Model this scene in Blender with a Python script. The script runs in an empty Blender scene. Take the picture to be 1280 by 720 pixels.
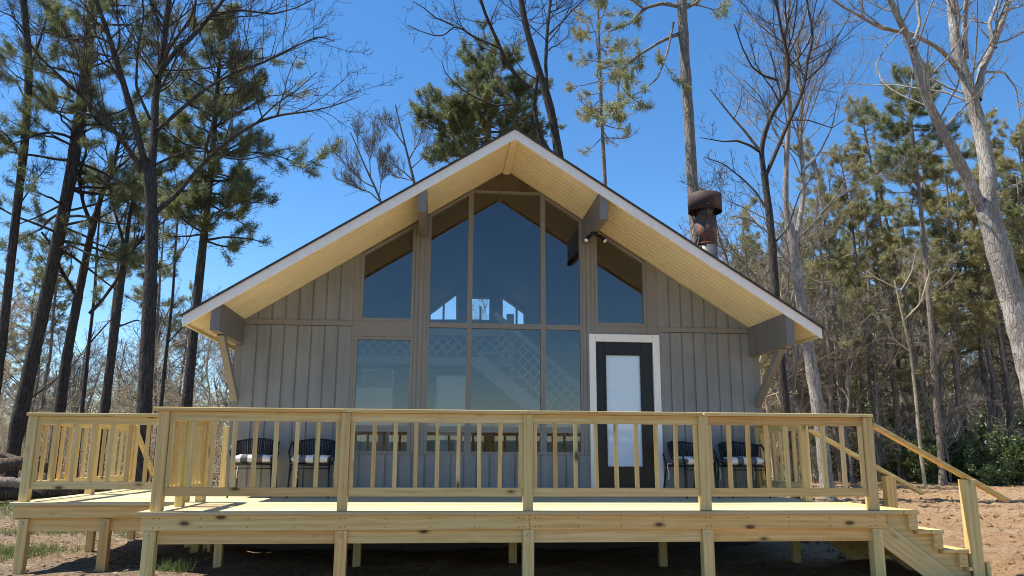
import bpy, math, random
import numpy as np
from mathutils import Vector, Matrix

random.seed(7)
RNG = np.random.default_rng(11)
sc = bpy.context.scene
col = sc.collection

# ------------------------------------------------------------------ camera
CAM = np.array([-0.941, -10.983, 0.5504]); YAW, PITCH, ROLL, F = 0.0938, 0.2058, 0.0052, 991.9
_f = np.array([math.sin(YAW)*math.cos(PITCH), math.cos(YAW)*math.cos(PITCH), math.sin(PITCH)])
_r0 = np.array([math.cos(YAW), -math.sin(YAW), 0.0]); _u0 = np.cross(_r0, _f)
_r = math.cos(ROLL)*_r0 + math.sin(ROLL)*_u0; _u = -math.sin(ROLL)*_r0 + math.cos(ROLL)*_u0

def at(px, py, Y):
    """the surveyed point seen at a photo pixel on the plane at depth Y"""
    d = _f*F + _r*(px-640) + _u*(360-py)
    t = (Y-CAM[1])/d[1]
    return CAM + t*d
def span(w, p):
    """metres covered by w photo pixels at point p"""
    return w*float(np.dot(np.asarray(p)-CAM, _f))/F

cd = bpy.data.cameras.new('camera'); cam = bpy.data.objects.new('camera', cd); col.objects.link(cam)
M = Matrix(((_r[0], _u[0], -_f[0], CAM[0]), (_r[1], _u[1], -_f[1], CAM[1]), (_r[2], _u[2], -_f[2], CAM[2]), (0, 0, 0, 1)))
cam.matrix_world = M
cd.sensor_width = 36; cd.lens = 36*F/1280; cd.clip_end = 4000; cd.clip_start = .05
sc.camera = cam

# ------------------------------------------------------------------ light
SUN = Vector((-0.51, 0.07, 1.0)).normalized()          # towards the sun
w = bpy.data.worlds.new('World'); sc.world = w; w.use_nodes = True
nt = w.node_tree; bg = nt.nodes['Background']
sky = nt.nodes.new('ShaderNodeTexSky'); sky.sky_type = 'NISHITA'; sky.sun_disc = False
sky.sun_elevation = math.asin(SUN.z); sky.sun_rotation = math.atan2(SUN.x, SUN.y)
sky.altitude = 100; sky.air_density = 1.0; sky.dust_density = 0.0; sky.ozone_density = 4.2
hs = nt.nodes.new('ShaderNodeHueSaturation'); hs.inputs['Saturation'].default_value = 1.22; nt.links.new(sky.outputs[0], hs.inputs['Color']); nt.links.new(hs.outputs[0], bg.inputs[0]); bg.inputs[1].default_value = 0.11
sl = bpy.data.lights.new('sun', 'SUN'); so = bpy.data.objects.new('sun', sl); col.objects.link(so)
sl.energy = 5.0; sl.angle = math.radians(.53); sl.color = (1, .95, .86)
so.rotation_euler = SUN.to_track_quat('Z', 'Y').to_euler()
sc.view_settings.view_transform = 'Standard'; sc.view_settings.look = 'None'
sc.view_settings.gamma = 1; sc.view_settings.exposure = 0.84
sc.render.engine = 'CYCLES'
sc.cycles.max_bounces = 8; sc.cycles.transparent_max_bounces = 12; sc.cycles.caustics_reflective = False
sc.cycles.use_denoising = True; sc.cycles.filter_width = 1.05; sc.cycles.denoising_prefilter = 'ACCURATE'

# ------------------------------------------------------------------ materials
class NT:
    def __init__(s, name):
        s.m = bpy.data.materials.new(name); s.m.use_nodes = True; s.t = s.m.node_tree
        s.b = s.t.nodes['Principled BSDF']; s.out = s.t.nodes['Material Output']
    def n(s, typ, **kw):
        x = s.t.nodes.new(typ)
        for k, v in kw.items():
            if k.startswith('i_'): x.inputs[k[2:]].default_value = v
            else: setattr(x, k, v)
        return x
    def l(s, a, b): s.t.links.new(a, b)
    def pos(s, obj=True):
        return s.n('ShaderNodeTexCoord').outputs['Object'] if obj else s.n('ShaderNodeNewGeometry').outputs['Position']
    def mapped(s, src, scale, off=None):
        mp = s.n('ShaderNodeMapping'); mp.inputs['Scale'].default_value = scale; s.l(src, mp.inputs['Vector'])
        if off is not None: s.l(off, mp.inputs['Location'])
        return mp.outputs[0]
    def noise(s, vec, scale=1, detail=4, rough=.55):
        x = s.n('ShaderNodeTexNoise'); x.inputs['Scale'].default_value = scale; x.inputs['Detail'].default_value = detail
        x.inputs['Roughness'].default_value = rough; s.l(vec, x.inputs['Vector']); return x.outputs['Fac']
    def ramp(s, fac, stops):
        x = s.n('ShaderNodeValToRGB'); e = x.color_ramp.elements
        while len(e) < len(stops): e.new(.5)
        for q, (p, c) in zip(e, stops):
            q.position = p; q.color = (*c, 1) if len(c) == 3 else c
        s.l(fac, x.inputs[0]); return x.outputs[0]
    def mix(s, fac, a, b, mode='MIX'):
        x = s.n('ShaderNodeMix', data_type='RGBA', blend_type=mode)
        for inp, v in ((x.inputs[0], fac), (x.inputs[6], a), (x.inputs[7], b)):
            if hasattr(v, 'node'): s.l(v, inp)
            elif isinstance(v, (int, float)): inp.default_value = v
            else: inp.default_value = (*v, 1)
        return x.outputs[2]
    def math(s, op, a, b=0.0):
        x = s.n('ShaderNodeMath', operation=op)
        for inp, v in ((x.inputs[0], a), (x.inputs[1], b)):
            if hasattr(v, 'node'): s.l(v, inp)
            else: inp.default_value = v
        return x.outputs[0]
    def bump(s, h, strength=.3, dist=.01):
        x = s.n('ShaderNodeBump'); x.inputs['Strength'].default_value = strength; x.inputs['Distance'].default_value = dist
        s.l(h, x.inputs['Height']); s.l(x.outputs[0], s.b.inputs['Normal'])
    def set(s, color=None, rough=.6, metal=0, spec=.5):
        if color is not None:
            if hasattr(color, 'node'): s.l(color, s.b.inputs['Base Color'])
            else: s.b.inputs['Base Color'].default_value = (*color, 1)
        s.b.inputs['Roughness'].default_value = rough; s.b.inputs['Metallic'].default_value = metal
        s.b.inputs['Specular IOR Level'].default_value = spec
        return s.m

def wood(name, axis, base, light, dark, knots=True):
    t = NT(name); p = t.pos()
    isl = t.math('FRACT', t.math('ADD', t.n('ShaderNodeNewGeometry').outputs['Random Per Island'], t.math('MULTIPLY', t.n('ShaderNodeObjectInfo').outputs['Random'], 7.31)))
    comb = t.n('ShaderNodeCombineXYZ')
    for i, k in enumerate((31.7, 17.3, 53.9)): t.l(t.math('MULTIPLY', isl, k), comb.inputs[i])
    def sc_(a, b): return tuple(a if i == axis else b for i in range(3))
    g = t.noise(t.mapped(p, sc_(.9, 16), comb.outputs[0]), 1.6, 5, .6)
    g2 = t.noise(t.mapped(p, sc_(2.2, 70), comb.outputs[0]), 1.5, 3, .6)
    c = t.ramp(g, [(.3, dark), (.48, base), (.68, light)])
    wv = t.n('ShaderNodeTexWave', bands_direction='XYZ'[2 if axis != 2 else 0]); wv.inputs['Scale'].default_value = 1.0; wv.inputs['Distortion'].default_value = 9; wv.inputs['Detail'].default_value = 2; wv.inputs['Detail Scale'].default_value = .7
    t.l(t.mapped(p, sc_(.45, 5.5), comb.outputs[0]), wv.inputs['Vector'])
    c = t.mix(.32, c, t.ramp(wv.outputs['Fac'], [(.0, light), (.6, base), (.92, dark)]))
    c = t.mix(.3, c, t.ramp(g2, [(.35, dark), (.6, light)]))
    var = t.ramp(isl, [(0, (.78, .66, .50)), (.2, (.97, .92, .82)), (.45, (.90, .97, .86)), (.62, (1, 1, 1)), (.82, (1.0, .86, .64)), (1, (.94, .98, .93))])
    c = t.mix(.95, c, var, 'MULTIPLY')
    if knots:
        v = t.n('ShaderNodeTexVoronoi'); t.l(t.mapped(p, sc_(2.6, 6.0), comb.outputs[0]), v.inputs['Vector']); v.inputs['Scale'].default_value = 1
        sep = t.n('ShaderNodeSeparateColor'); t.l(v.outputs['Color'], sep.inputs[0])
        on = t.math('GREATER_THAN', sep.outputs[0], .55)
        k = t.ramp(v.outputs['Distance'], [(.09, (1, 1, 1)), (.14, (.35, .35, .35)), (.24, (0, 0, 0))])
        c = t.mix(t.math('MULTIPLY', t.math('MULTIPLY', k, on), .92), c, (.085, .042, .016))
    t.bump(g2, .15, .004)
    return t.set(c, .62, spec=.3)

WB, WL, WD = (.71, .525, .23), (.81, .65, .35), (.50, .32, .105)
wood_x = wood('treated_pine_along_x', 0, WB, WL, WD)
wood_y = wood('treated_pine_along_y', 1, WB, WL, WD)
wood_z = wood('treated_pine_upright', 2, WB, WL, WD)
deck_top = wood('decking_boards', 0, (.60, .52, .33), (.68, .60, .41), (.50, .41, .24), False)

def painted(name, c, var=.12, rough=.55, streak=True, spec=.35, bmp=.12):
    t = NT(name); p = t.pos()
    a = t.noise(t.mapped(p, (9, 9, .7) if streak else (3, 3, 3)), 1.5, 5)
    b = t.noise(t.mapped(p, (1, 1, 1)), 1.3, 3)
    lo = tuple(x*(1-var*1.6) for x in c); hi = tuple(x*(1+var) for x in c)
    cc = t.mix(.5, t.ramp(a, [(.3, lo), (.7, hi)]), t.ramp(b, [(.3, lo), (.7, hi)]))
    t.bump(t.noise(t.mapped(p, (60, 60, 3)), 2, 4), bmp, .003)
    return t.set(cc, rough, spec=spec)
siding = painted('taupe_siding_paint', (.265, .258, .242), .16)
trim_m = painted('taupe_trim_paint', (.25, .225, .195), .10)
beam_m = painted('grey_beam_paint', (.20, .185, .17), .15)
fascia_m = painted('white_fascia_paint', (.90, .83, .75), .06)
white_m = painted('white_trim_paint', (.90, .86, .80), .05)
soffit_m = painted('cream_soffit_boards', (.86, .72, .46), .08, .6, False, bmp=0.0)
bead_m = painted('bead_highlight_paint', (.90, .81, .58), .03, .6, False, bmp=0.0)  # paler than the boards: the highlight along each bead is painted in
door_m = painted('black_brown_door_paint', (.016, .012, .010), .2, .35)
panel_m = painted('brown_gable_panel', (.13, .10, .07), .3)
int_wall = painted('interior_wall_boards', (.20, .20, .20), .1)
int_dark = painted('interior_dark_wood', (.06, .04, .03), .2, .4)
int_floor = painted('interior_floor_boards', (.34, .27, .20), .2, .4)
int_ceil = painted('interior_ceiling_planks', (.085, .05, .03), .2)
lattice_m = painted('grey_lattice_paint', (.38, .37, .37), .1)
appl = painted('white_enamel', (.80, .80, .80), .02, .3, False)
black_metal = painted('black_powder_coat', (.012, .012, .014), .1, .4, False)
rope_m = painted('black_woven_rope', (.018, .02, .026), .3, .7, False)
galv = NT('galvanised_bolt').set((.55, .55, .55), .35, .9)
lens_m = NT('frosted_lamp_lens').set((.85, .85, .82), .3)
def glass():
    t = NT('window_glass'); t.t.nodes.remove(t.b)
    lw = t.n('ShaderNodeLayerWeight'); lw.inputs['Blend'].default_value = .5
    fac = t.math('ADD', t.math('MULTIPLY', t.math('POWER', lw.outputs['Facing'], 5), .9), .062)
    tr = t.n('ShaderNodeBsdfTransparent'); tr.inputs[0].default_value = (.93, .95, .96, 1)
    gl = t.n('ShaderNodeBsdfGlossy'); gl.inputs['Roughness'].default_value = .003; gl.inputs[0].default_value = (1, 1, 1, 1)
    mx = t.n('ShaderNodeMixShader'); t.l(fac, mx.inputs[0]); t.l(tr.outputs[0], mx.inputs[1]); t.l(gl.outputs[0], mx.inputs[2])
    t.l(mx.outputs[0], t.out.inputs[0]); return t.m
glass_m = glass()
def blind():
    t = NT('blind_with_painted_reflection'); p = t.pos()
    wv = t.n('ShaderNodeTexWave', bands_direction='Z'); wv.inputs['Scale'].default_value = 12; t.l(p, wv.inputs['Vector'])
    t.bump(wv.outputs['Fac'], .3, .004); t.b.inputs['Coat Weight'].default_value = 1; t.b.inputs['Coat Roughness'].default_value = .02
    return t.set((.66, .75, .85), .35)  # bluish tint paints the glass reflection into the blind colour
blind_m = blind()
def rust(name='rusted_flue_steel', k=1.0):
    t = NT(name); p = t.pos()
    n = t.noise(p, 5, 6, .65); n2 = t.noise(t.mapped(p, (9, 9, 2)), 2, 5)
    c = t.ramp(n, [(.3, (.04*k, .024*k, .02*k)), (.5, (.075*k, .038*k, .027*k)), (.6, (.16*k, .055*k, .024*k)), (.78, (.06*k, .042*k, .038*k))])
    c = t.mix(t.ramp(n2, [(.45, (0, 0, 0)), (.7, (.7, .7, .7))]), c, (.055, .048, .044))
    t.bump(n, .3, .01); return t.set(c, .75, .2)
rust_m = rust()
rust2_m = rust('orange_rust_sleeve', 2.1)
def weathered_galv():
    t = NT('weathered_flue_steel'); n = t.noise(t.pos(), 7, 6)
    return t.set(t.ramp(n, [(.35, (.085, .09, .09)), (.55, (.14, .145, .14)), (.68, (.13, .07, .045))]), .55, .4)
wgalv = weathered_galv()
def shingle():
    t = NT('dark_shingles'); p = t.pos()
    n = t.noise(p, 14, 3); t.bump(n, .5, .01)
    return t.set(t.ramp(n, [(.3, (.028, .026, .026)), (.7, (.075, .07, .065))]), .9)
shingle_m = shingle()
def stripe():
    t = NT('striped_cushion_fabric'); sp = t.n('ShaderNodeSeparateXYZ'); t.l(t.pos(), sp.inputs[0])
    s = t.math('FRACT', t.math('ADD', t.math('MULTIPLY', sp.outputs[0], 5.6), .28))
    c = t.mix(t.math('GREATER_THAN', s, .52), (.80, .77, .75), (.13, .13, .145))
    t.bump(t.noise(t.pos(), 9, 3), .3, .02); return t.set(c, .85, spec=.2)
stripe_m = stripe()

def bark(name, c1, c2, c3=None, scale=1.0, bump=.8):
    t = NT(name); p = t.pos(False)
    rnd = t.n('ShaderNodeObjectInfo').outputs['Random']
    off = t.math('MULTIPLY', rnd, 40)
    cm = t.n('ShaderNodeCombineXYZ'); t.l(off, cm.inputs[0]); t.l(off, cm.inputs[2])
    v = t.n('ShaderNodeTexVoronoi', feature='DISTANCE_TO_EDGE'); v.inputs['Scale'].default_value = 1
    nz = t.n('ShaderNodeTexNoise'); nz.inputs['Scale'].default_value = 3*scale; t.l(p, nz.inputs['Vector'])
    warp = t.mix(.12, p, nz.outputs['Color'], 'ADD')
    t.l(t.mapped(warp, (19*scale, 19*scale, 3.0*scale), cm.outputs[0]), v.inputs['Vector'])
    n = t.noise(t.mapped(p, (12*scale, 12*scale, 1.8*scale), cm.outputs[0]), 1.4, 6, .7)
    crack = t.ramp(v.outputs['Distance'], [(0, (0, 0, 0)), (.14, (1, 1, 1))])
    c = t.ramp(n, [(.3, c1), (.68, c2)])
    if c3:
        big = t.noise(t.mapped(p, (1.5, 1.5, .9), cm.outputs[0]), 1.6, 5, .7)
        c = t.mix(t.ramp(big, [(.52, (0, 0, 0)), (.62, (.8, .8, .8))]), c, c3)
    c = t.mix(t.math('ADD', t.math('MULTIPLY', crack, .55), .45), tuple(x*.6 for x in c1), c)
    h = t.math('ADD', t.math('MULTIPLY', crack, .7), n)
    t.bump(h, bump, .03)
    return t.set(c, .9, spec=.15)
bark_dark = bark('dark_oak_bark', (.04, .033, .028), (.12, .10, .085))
bark_pine = bark('brown_pine_bark', (.14, .115, .092), (.38, .315, .25))
bark_lpine = bark('grey_plated_pine_bark', (.15, .125, .105), (.36, .31, .265), scale=.8)
bark_pale = bark('pale_lichen_bark', (.19, .165, .14), (.44, .39, .335), (.55, .51, .45), scale=1.1, bump=.5)
bark_log = bark('brown_fallen_log_bark', (.07, .05, .035), (.22, .165, .115), (.34, .27, .20), scale=1.0)
bark_grey = bark('grey_twig_bark', (.15, .13, .11), (.30, .265, .23), scale=1.5, bump=.3)
bark_tan = bark('tan_brush_bark', (.38, .31, .21), (.62, .52, .38), scale=1.5, bump=.3)

def leafmat(name, c1, c2, transl=.35):
    t = NT(name); t.t.nodes.remove(t.b); p = t.pos(False)
    rnd = t.n('ShaderNodeObjectInfo').outputs['Random']
    isl = t.n('ShaderNodeNewGeometry').outputs['Random Per Island']
    n = t.noise(p, 1.1, 3, .6)
    f = t.math('ADD', t.math('MULTIPLY', n, .75), t.math('MULTIPLY', isl, .3))
    f = t.math('ADD', f, t.math('MULTIPLY', t.math('SUBTRACT', rnd, .5), .2))
    c = t.ramp(f, [(.25, c1), (.75, c2)])
    d = t.n('ShaderNodeBsdfDiffuse'); tl = t.n('ShaderNodeBsdfTranslucent'); g = t.n('ShaderNodeBsdfGlossy')
    g.inputs['Roughness'].default_value = .45; g.inputs[0].default_value = (.9, .95, 1, 1)
    t.l(c, d.inputs[0]); t.l(c, tl.inputs[0])
    m1 = t.n('ShaderNodeMixShader'); m1.inputs[0].default_value = transl; t.l(d.outputs[0], m1.inputs[1]); t.l(tl.outputs[0], m1.inputs[2])
    m2 = t.n('ShaderNodeMixShader'); m2.inputs[0].default_value = .035; t.l(m1.outputs[0], m2.inputs[1]); t.l(g.outputs[0], m2.inputs[2])
    t.l(m2.outputs[0], t.out.inputs[0]); return t.m
needle_m = leafmat('pine_needles', (.10, .125, .048), (.30, .305, .125), .5)
needle_y = leafmat('yellow_green_needles', (.16, .165, .06), (.36, .32, .13), .5)
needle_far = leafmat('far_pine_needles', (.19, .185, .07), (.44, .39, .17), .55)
holly_m = leafmat('glossy_evergreen_leaves', (.03, .062, .022), (.10, .155, .045), .3)
bright_m = leafmat('light_green_shrub_leaves', (.08, .12, .03), (.22, .26, .075), .4)
olive_m = leafmat('olive_brush_leaves', (.22, .21, .08), (.46, .41, .19), .5)
grass_m = leafmat('grass_blades', (.07, .12, .025), (.20, .24, .07), .35)
litter_m = leafmat('dry_leaf', (.13, .085, .05), (.36, .26, .17), .1)
bud_m = leafmat('pale_buds', (.20, .17, .11), (.36, .32, .20), .3)

def ground_mat():
    t = NT('clay_and_leaf_litter'); p = t.pos(False)
    sp = t.n('ShaderNodeSeparateXYZ'); t.l(p, sp.inputs[0])
    n1 = t.noise(p, .35, 6, .6); n2 = t.noise(p, 3.2, 8, .7); n3 = t.noise(p, 16, 6, .7)
    clay = t.ramp(n2, [(.28, (.22, .125, .06)), (.5, (.44, .29, .155)), (.7, (.58, .45, .28))])
    clay = t.mix(.6, clay, t.ramp(n3, [(.35, (.15, .08, .04)), (.6, (.52, .38, .23))]))
    st = t.noise(t.mapped(p, (.25, 1.3, 1)), .9, 5, .6)
    clay = t.mix(t.ramp(st, [(.42, (0, 0, 0)), (.56, (.42, .42, .42))]), clay, t.ramp(n3, [(.35, (.30, .14, .06)), (.65, (.47, .25, .11))]))
    clay = t.mix(t.ramp(st, [(.3, (.55, .55, .55)), (.42, (0, 0, 0))]), clay, t.ramp(n3, [(.35, (.40, .29, .165)), (.65, (.60, .47, .29))]))
    lit = t.ramp(n3, [(.3, (.13, .085, .05)), (.5, (.27, .195, .13)), (.68, (.42, .34, .26))])
    side = t.math('ADD', t.math('MULTIPLY', sp.outputs[0], .22), t.math('MULTIPLY', t.math('SUBTRACT', n1, .5), 3.5))
    m = t.ramp(t.math('ADD', side, .9), [(0, (0, 0, 0)), (1, (1, 1, 1))])
    red = t.mix(t.ramp(n1, [(.45, (0, 0, 0)), (.6, (.6, .6, .6))]), lit, clay)
    c = t.mix(m, red, clay)
    far = t.math('ADD', t.math('MULTIPLY', t.math('SUBTRACT', sp.outputs[1], 22.0), .25), t.math('MULTIPLY', t.math('SUBTRACT', n1, .5), 2.0))
    c = t.mix(t.ramp(far, [(.3, (0, 0, 0)), (.8, (1, 1, 1))]), c, lit)
    t.bump(t.math('ADD', n2, t.math('MULTIPLY', n3, .9)), 1.0, .11)
    return t.set(c, .95, spec=.1)
ground_m = ground_mat()

# ------------------------------------------------------------------ mesh helpers
ORIG = {}                                       # root object -> world origin
def finish(o, parent, kind=None):
    col.objects.link(o)
    if parent is not None: o.parent = parent
    return o
def root_of(o):
    while o.parent: o = o.parent
    return o
def origin(parent):
    if parent is None: return np.zeros(3)
    return np.array(ORIG.get(root_of(parent).name, (0, 0, 0)))
def np_mesh(name, V, quads, tris, mat, parent=None, smooth=True, org=None):
    V = np.asarray(V, dtype=np.float32).reshape(-1, 3) - (origin(parent) if org is None else np.asarray(org))
    me = bpy.data.meshes.new(name); me.vertices.add(len(V)); me.vertices.foreach_set('co', V.astype(np.float32).ravel())
    q = np.asarray(quads, dtype=np.int32).reshape(-1, 4); t = np.asarray(tris, dtype=np.int32).reshape(-1, 3)
    nl = q.size+t.size; me.loops.add(nl); me.loops.foreach_set('vertex_index', np.concatenate([q.ravel(), t.ravel()]))
    me.polygons.add(len(q)+len(t))
    me.polygons.foreach_set('loop_start', np.concatenate([np.arange(len(q))*4, q.size+np.arange(len(t))*3]).astype(np.int32))
    me.polygons.foreach_set('use_smooth', np.full(len(q)+len(t), smooth, dtype=bool))
    me.update(calc_edges=True); me.materials.append(mat)
    o = bpy.data.objects.new(name, me)
    return finish(o, parent)
class MB:
    def __init__(s): s.v = []; s.f = []
    def add(s, vs, fs):
        b = len(s.v); s.v += [tuple(map(float, x)) for x in vs]; s.f += [tuple(b+i for i in f) for f in fs]; return s
    def box(s, x0, x1, y0, y1, z0, z1):
        return s.add([(x0, y0, z0), (x1, y0, z0), (x1, y1, z0), (x0, y1, z0), (x0, y0, z1), (x1, y0, z1), (x1, y1, z1), (x0, y1, z1)],
                     [(0, 3, 2, 1), (4, 5, 6, 7), (0, 1, 5, 4), (1, 2, 6, 5), (2, 3, 7, 6), (3, 0, 4, 7)])
    def prism(s, poly, y0, y1):                # polygon in XZ, counter-clockwise seen from -Y
        n = len(poly)
        vs = [(x, y0, z) for x, z in poly]+[(x, y1, z) for x, z in poly]
        fs = [tuple(range(n)), tuple(range(2*n-1, n-1, -1))]+[((i+1) % n, i, n+i, n+(i+1) % n) for i in range(n)]
        return s.add(vs, fs)
    def bar(s, a, b, w, h, up=(0, 0, 1)):       # board from a to b, w across, h along up
        a, b, up = Vector(a), Vector(b), Vector(up); d = (b-a).normalized()
        sd = d.cross(up).normalized(); u = sd.cross(d).normalized()
        vs = [p+sd*(i*w/2)+u*(j*h/2) for p in (a, b) for i, j in ((-1, -1), (1, -1), (1, 1), (-1, 1))]
        return s.add(vs, [(3, 2, 1, 0), (4, 5, 6, 7), (0, 1, 5, 4), (1, 2, 6, 5), (2, 3, 7, 6), (3, 0, 4, 7)])
    def tube(s, pts, r, n=8, cap=True):
        pts = [Vector(p) for p in pts]; rs = r if isinstance(r, (list, tuple)) else [r]*len(pts)
        vs = []; ref = None
        for i, p in enumerate(pts):
            d = (pts[min(i+1, len(pts)-1)]-pts[max(i-1, 0)]).normalized()
            if ref is None: ref = d.orthogonal().normalized()
            ref = (ref-d*ref.dot(d)).normalized(); b = d.cross(ref)
            vs += [p+(ref*math.cos(2*math.pi*k/n)+b*math.sin(2*math.pi*k/n))*rs[i] for k in range(n)]
        fs = [(i*n+k, i*n+(k+1) % n, (i+1)*n+(k+1) % n, (i+1)*n+k) for i in range(len(pts)-1) for k in range(n)]
        if cap: fs += [tuple(range(n-1, -1, -1)), tuple((len(pts)-1)*n+k for k in range(n))]
        return s.add(vs, fs)
    def build(s, name, mat, parent=None, bevel=0, smooth=False, org=None):
        o_ = origin(parent) if org is None else np.asarray(org)
        me = bpy.data.meshes.new(name); me.from_pydata([(x-o_[0], y-o_[1], z-o_[2]) for x, y, z in s.v], [], s.f); me.update()
        me.materials.append(mat)
        if smooth: me.polygons.foreach_set('use_smooth', [True]*len(me.polygons))
        o = bpy.data.objects.new(name, me)
        if bevel:
            b = o.modifiers.new('bevel', 'BEVEL'); b.width = bevel; b.segments = 2; b.limit_method = 'ANGLE'
        return finish(o, parent)
def tag(o, label, cat, group=None, kind=None):
    if label: o['label'] = label
    if cat: o['category'] = cat
    if group: o['group'] = group
    if kind: o['kind'] = kind
    return o
def thing(name, loc, label, cat, group=None):
    o = bpy.data.objects.new(name, None); col.objects.link(o); o.location = loc; ORIG[o.name] = tuple(loc); o.empty_display_size = .2
    return tag(o, label, cat, group)
def copy_tree(o, parent=None):
    c = o.copy(); col.objects.link(c); c.parent = parent
    for ch in list(o.children): copy_tree(ch, c)
    return c

GZ = -0.72
def ground_h(x, y):
    x = np.asarray(x, float); y = np.asarray(y, float)
    h = GZ + .03*np.sin(x*1.3+.7*y)*np.sin(y*.9-.4*x) + .02*np.sin(x*3.1+1.3)*np.sin(y*2.7+.5)
    h = h + np.clip((x-3)*.03, 0, .07) + .05*np.sin(x*.21+1)*np.sin(y*.17)*np.clip(np.hypot(x, y)/12-.6, 0, 3)
    h = h + np.clip((np.hypot(x, y+2)-30)*.012, 0, 2.5)*(y > -8)
    h = h - 2.2*np.clip((-y-17)/9, 0, 1)
    return h
# ------------------------------------------------------------------ ground: one sheet, fine near, coarse to the horizon
def axis_pts(lo, hi, step, far):
    a = np.arange(lo, hi+1e-6, step); g = []; d = step
    x = hi
    while x < far: d *= 1.35; x += d; g.append(x)
    n = []; d = step; x = lo
    while x > -far: d *= 1.35; x -= d; n.append(x)
    return np.concatenate([np.array(n[::-1]), a, np.array(g)])
gx = axis_pts(-26, 30, .2, 900); gy = axis_pts(-14, 34, .2, 900)
X, Y = np.meshgrid(gx, gy); Z = ground_h(X, Y)
near = (np.abs(X) < 30) & (np.abs(Y-10) < 26)
Z = Z + np.where(near, RNG.normal(0, .012, X.shape)*np.where(X > 4.9, 2.0, 1.0), 0)
nx, ny = len(gx), len(gy); ii = np.arange(nx*ny).reshape(ny, nx)
q = np.stack([ii[:-1, :-1], ii[:-1, 1:], ii[1:, 1:], ii[1:, :-1]], -1).reshape(-1, 4)
g = np_mesh('ground', np.stack([X, Y, Z], -1).reshape(-1, 3), q, [], ground_m); tag(g, None, None, None, 'structure')

lk = NT('added_lake_water'); lk.bump(lk.noise(lk.mapped(lk.pos(False), (.6, 1.6, 1)), 1.2, 4), .25, .05); lk.set((.03, .06, .07), .06)
sw_ = NT('added_shore_grey_green'); sw_.set((.10, .13, .12), 1)
m = MB(); xs0 = np.linspace(-700, 700, 90); hh = 6+2.5*RNG.random(90)
m.add([(x, -420, GZ-2) for x in xs0]+[(x, -430, GZ+h) for x, h in zip(xs0, hh)]+[(x, -600, GZ+h+3) for x, h in zip(xs0, hh)], [(i+1, i, 90+i, 91+i) for i in range(89)]+[(91+i, 90+i, 180+i, 181+i) for i in range(89)])
m.build('added_far_shore', sw_.m)['kind'] = 'structure'  # unseen shore, added to darken the horizon reflected in the panes
MB().add([(-700, -900, GZ-.8), (700, -900, GZ-.8), (700, -18, GZ-.8), (-700, -18, GZ-.8)], [(0, 1, 2, 3)]).build('added_lake', lk.m)['kind'] = 'structure'  # unseen water, added so the low panes reflect blue
# ------------------------------------------------------------------ the cabin
SL = 0.642
def sof(x): return 4.61-SL*abs(x)              # underside of the roof boards
cab = thing('cabin', (0, 3.6, GZ), 'taupe wooden cabin with steep gable roof and glass front behind the deck', 'cabin')
W = 3.66; D = 7.5; T = .10
def boards(mb, x0, x1, z0, zt, y=-.016, sp=.177, gap=.024):
    """channel siding: proud boards parted by single grooves; zt is a number or a function of x"""
    f = zt if callable(zt) else (lambda x: zt)
    n = max(1, round((x1-x0)/sp)); sp = (x1-x0)/n
    for k in range(n):
        a = x0+k*sp+(gap/2 if k else 0)+random.uniform(-.002, .002)*(k > 0); b = x0+(k+1)*sp-(gap/2 if k < n-1 else 0)
        yy = y+random.uniform(-.0015, .0015)
        mb.prism([(a, z0), (b, z0), (b, f(b)-.001), (a, f(a)-.001)], yy, -.0005)
def wall_panel(poly): return MB().prism(poly, 0, T)
# lower siding left / right, gable siding, apron under the windows
for sgn, x0, x1 in ((-1, -W+.095, -2.12), (1, 2.18, W-.095)):
    m = wall_panel([(x0, -.12), (x1, -.12), (x1, 2.26), (x0, 2.26)]); boards(m, x0, x1, -.12, 2.255)
    m.build('wall', siding, cab)
    pts = [(x0, 2.335), (x1, 2.335), (x1, sof(x1)), (x0, sof(x0))] 
    m = wall_panel(pts); boards(m, x0, x1, 2.335, lambda x: sof(x)-.005)
    m.build('gable_wall', siding, cab)
m = wall_panel([(-2.12, -.12), (1.19, -.12), (1.19, .53), (-2.12, .53)]); boards(m, -2.12, 1.19, -.12, .53); m.build('window_apron', siding, cab)
# corner boards, bands, posts
class TB:
    def box(s_, *a): MB().box(*a).build('trim_board', trim_m, cab, .003)
    def prism(s_, *a): MB().prism(*a).build('trim_board', trim_m, cab, .003)
t = TB()
for s in (-1, 1):
    a, b = sorted((s*W, s*(W-.095))); t.box(a, b, -.022, T, -.12, 2.02)
    a, b = sorted((s*(W-.095), -2.1195 if s < 0 else 2.1805)); t.box(a, b, -.03, .06, 2.262, 2.333)
    a, b = sorted((s*1.10, s*1.275)); t.prism([(a, .53), (b, .53), (b, sof(b)-.002), (a, sof(a)-.002)], -.028, .12)
    a, b = sorted((s*1.155, s*1.215)); t.prism([(a, .53), (b, .53), (b, sof(b)-.004), (a, sof(a)-.004)], -.044, -.0285)
    a, b = sorted((s*2.03, -2.119 if s < 0 else 2.18)); t.prism([(a, 2.3355), (b, 2.3355), (b, sof(b)-.003), (a, sof(a)-.003)], -.026, .1)
t.box(-2.119, -1.276, -.026, .1, 2.12, 2.335)
t.box(1.276, 2.03, -.026, .1, 2.2135, 2.335)
t.box(-2.119, -2.075, -.024, .1, .53, 2.119); t.box(2.0305, 2.18, -.027, .1, 2.2135, 2.335)
m = MB().prism([(-.505, 4.285), (.535, 4.285), (.535, sof(.535)-.004), (0, sof(0)-.004), (-.505, sof(-.505)-.004)], -.004, .05); m.build('apex_panel', panel_m, cab)

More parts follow.
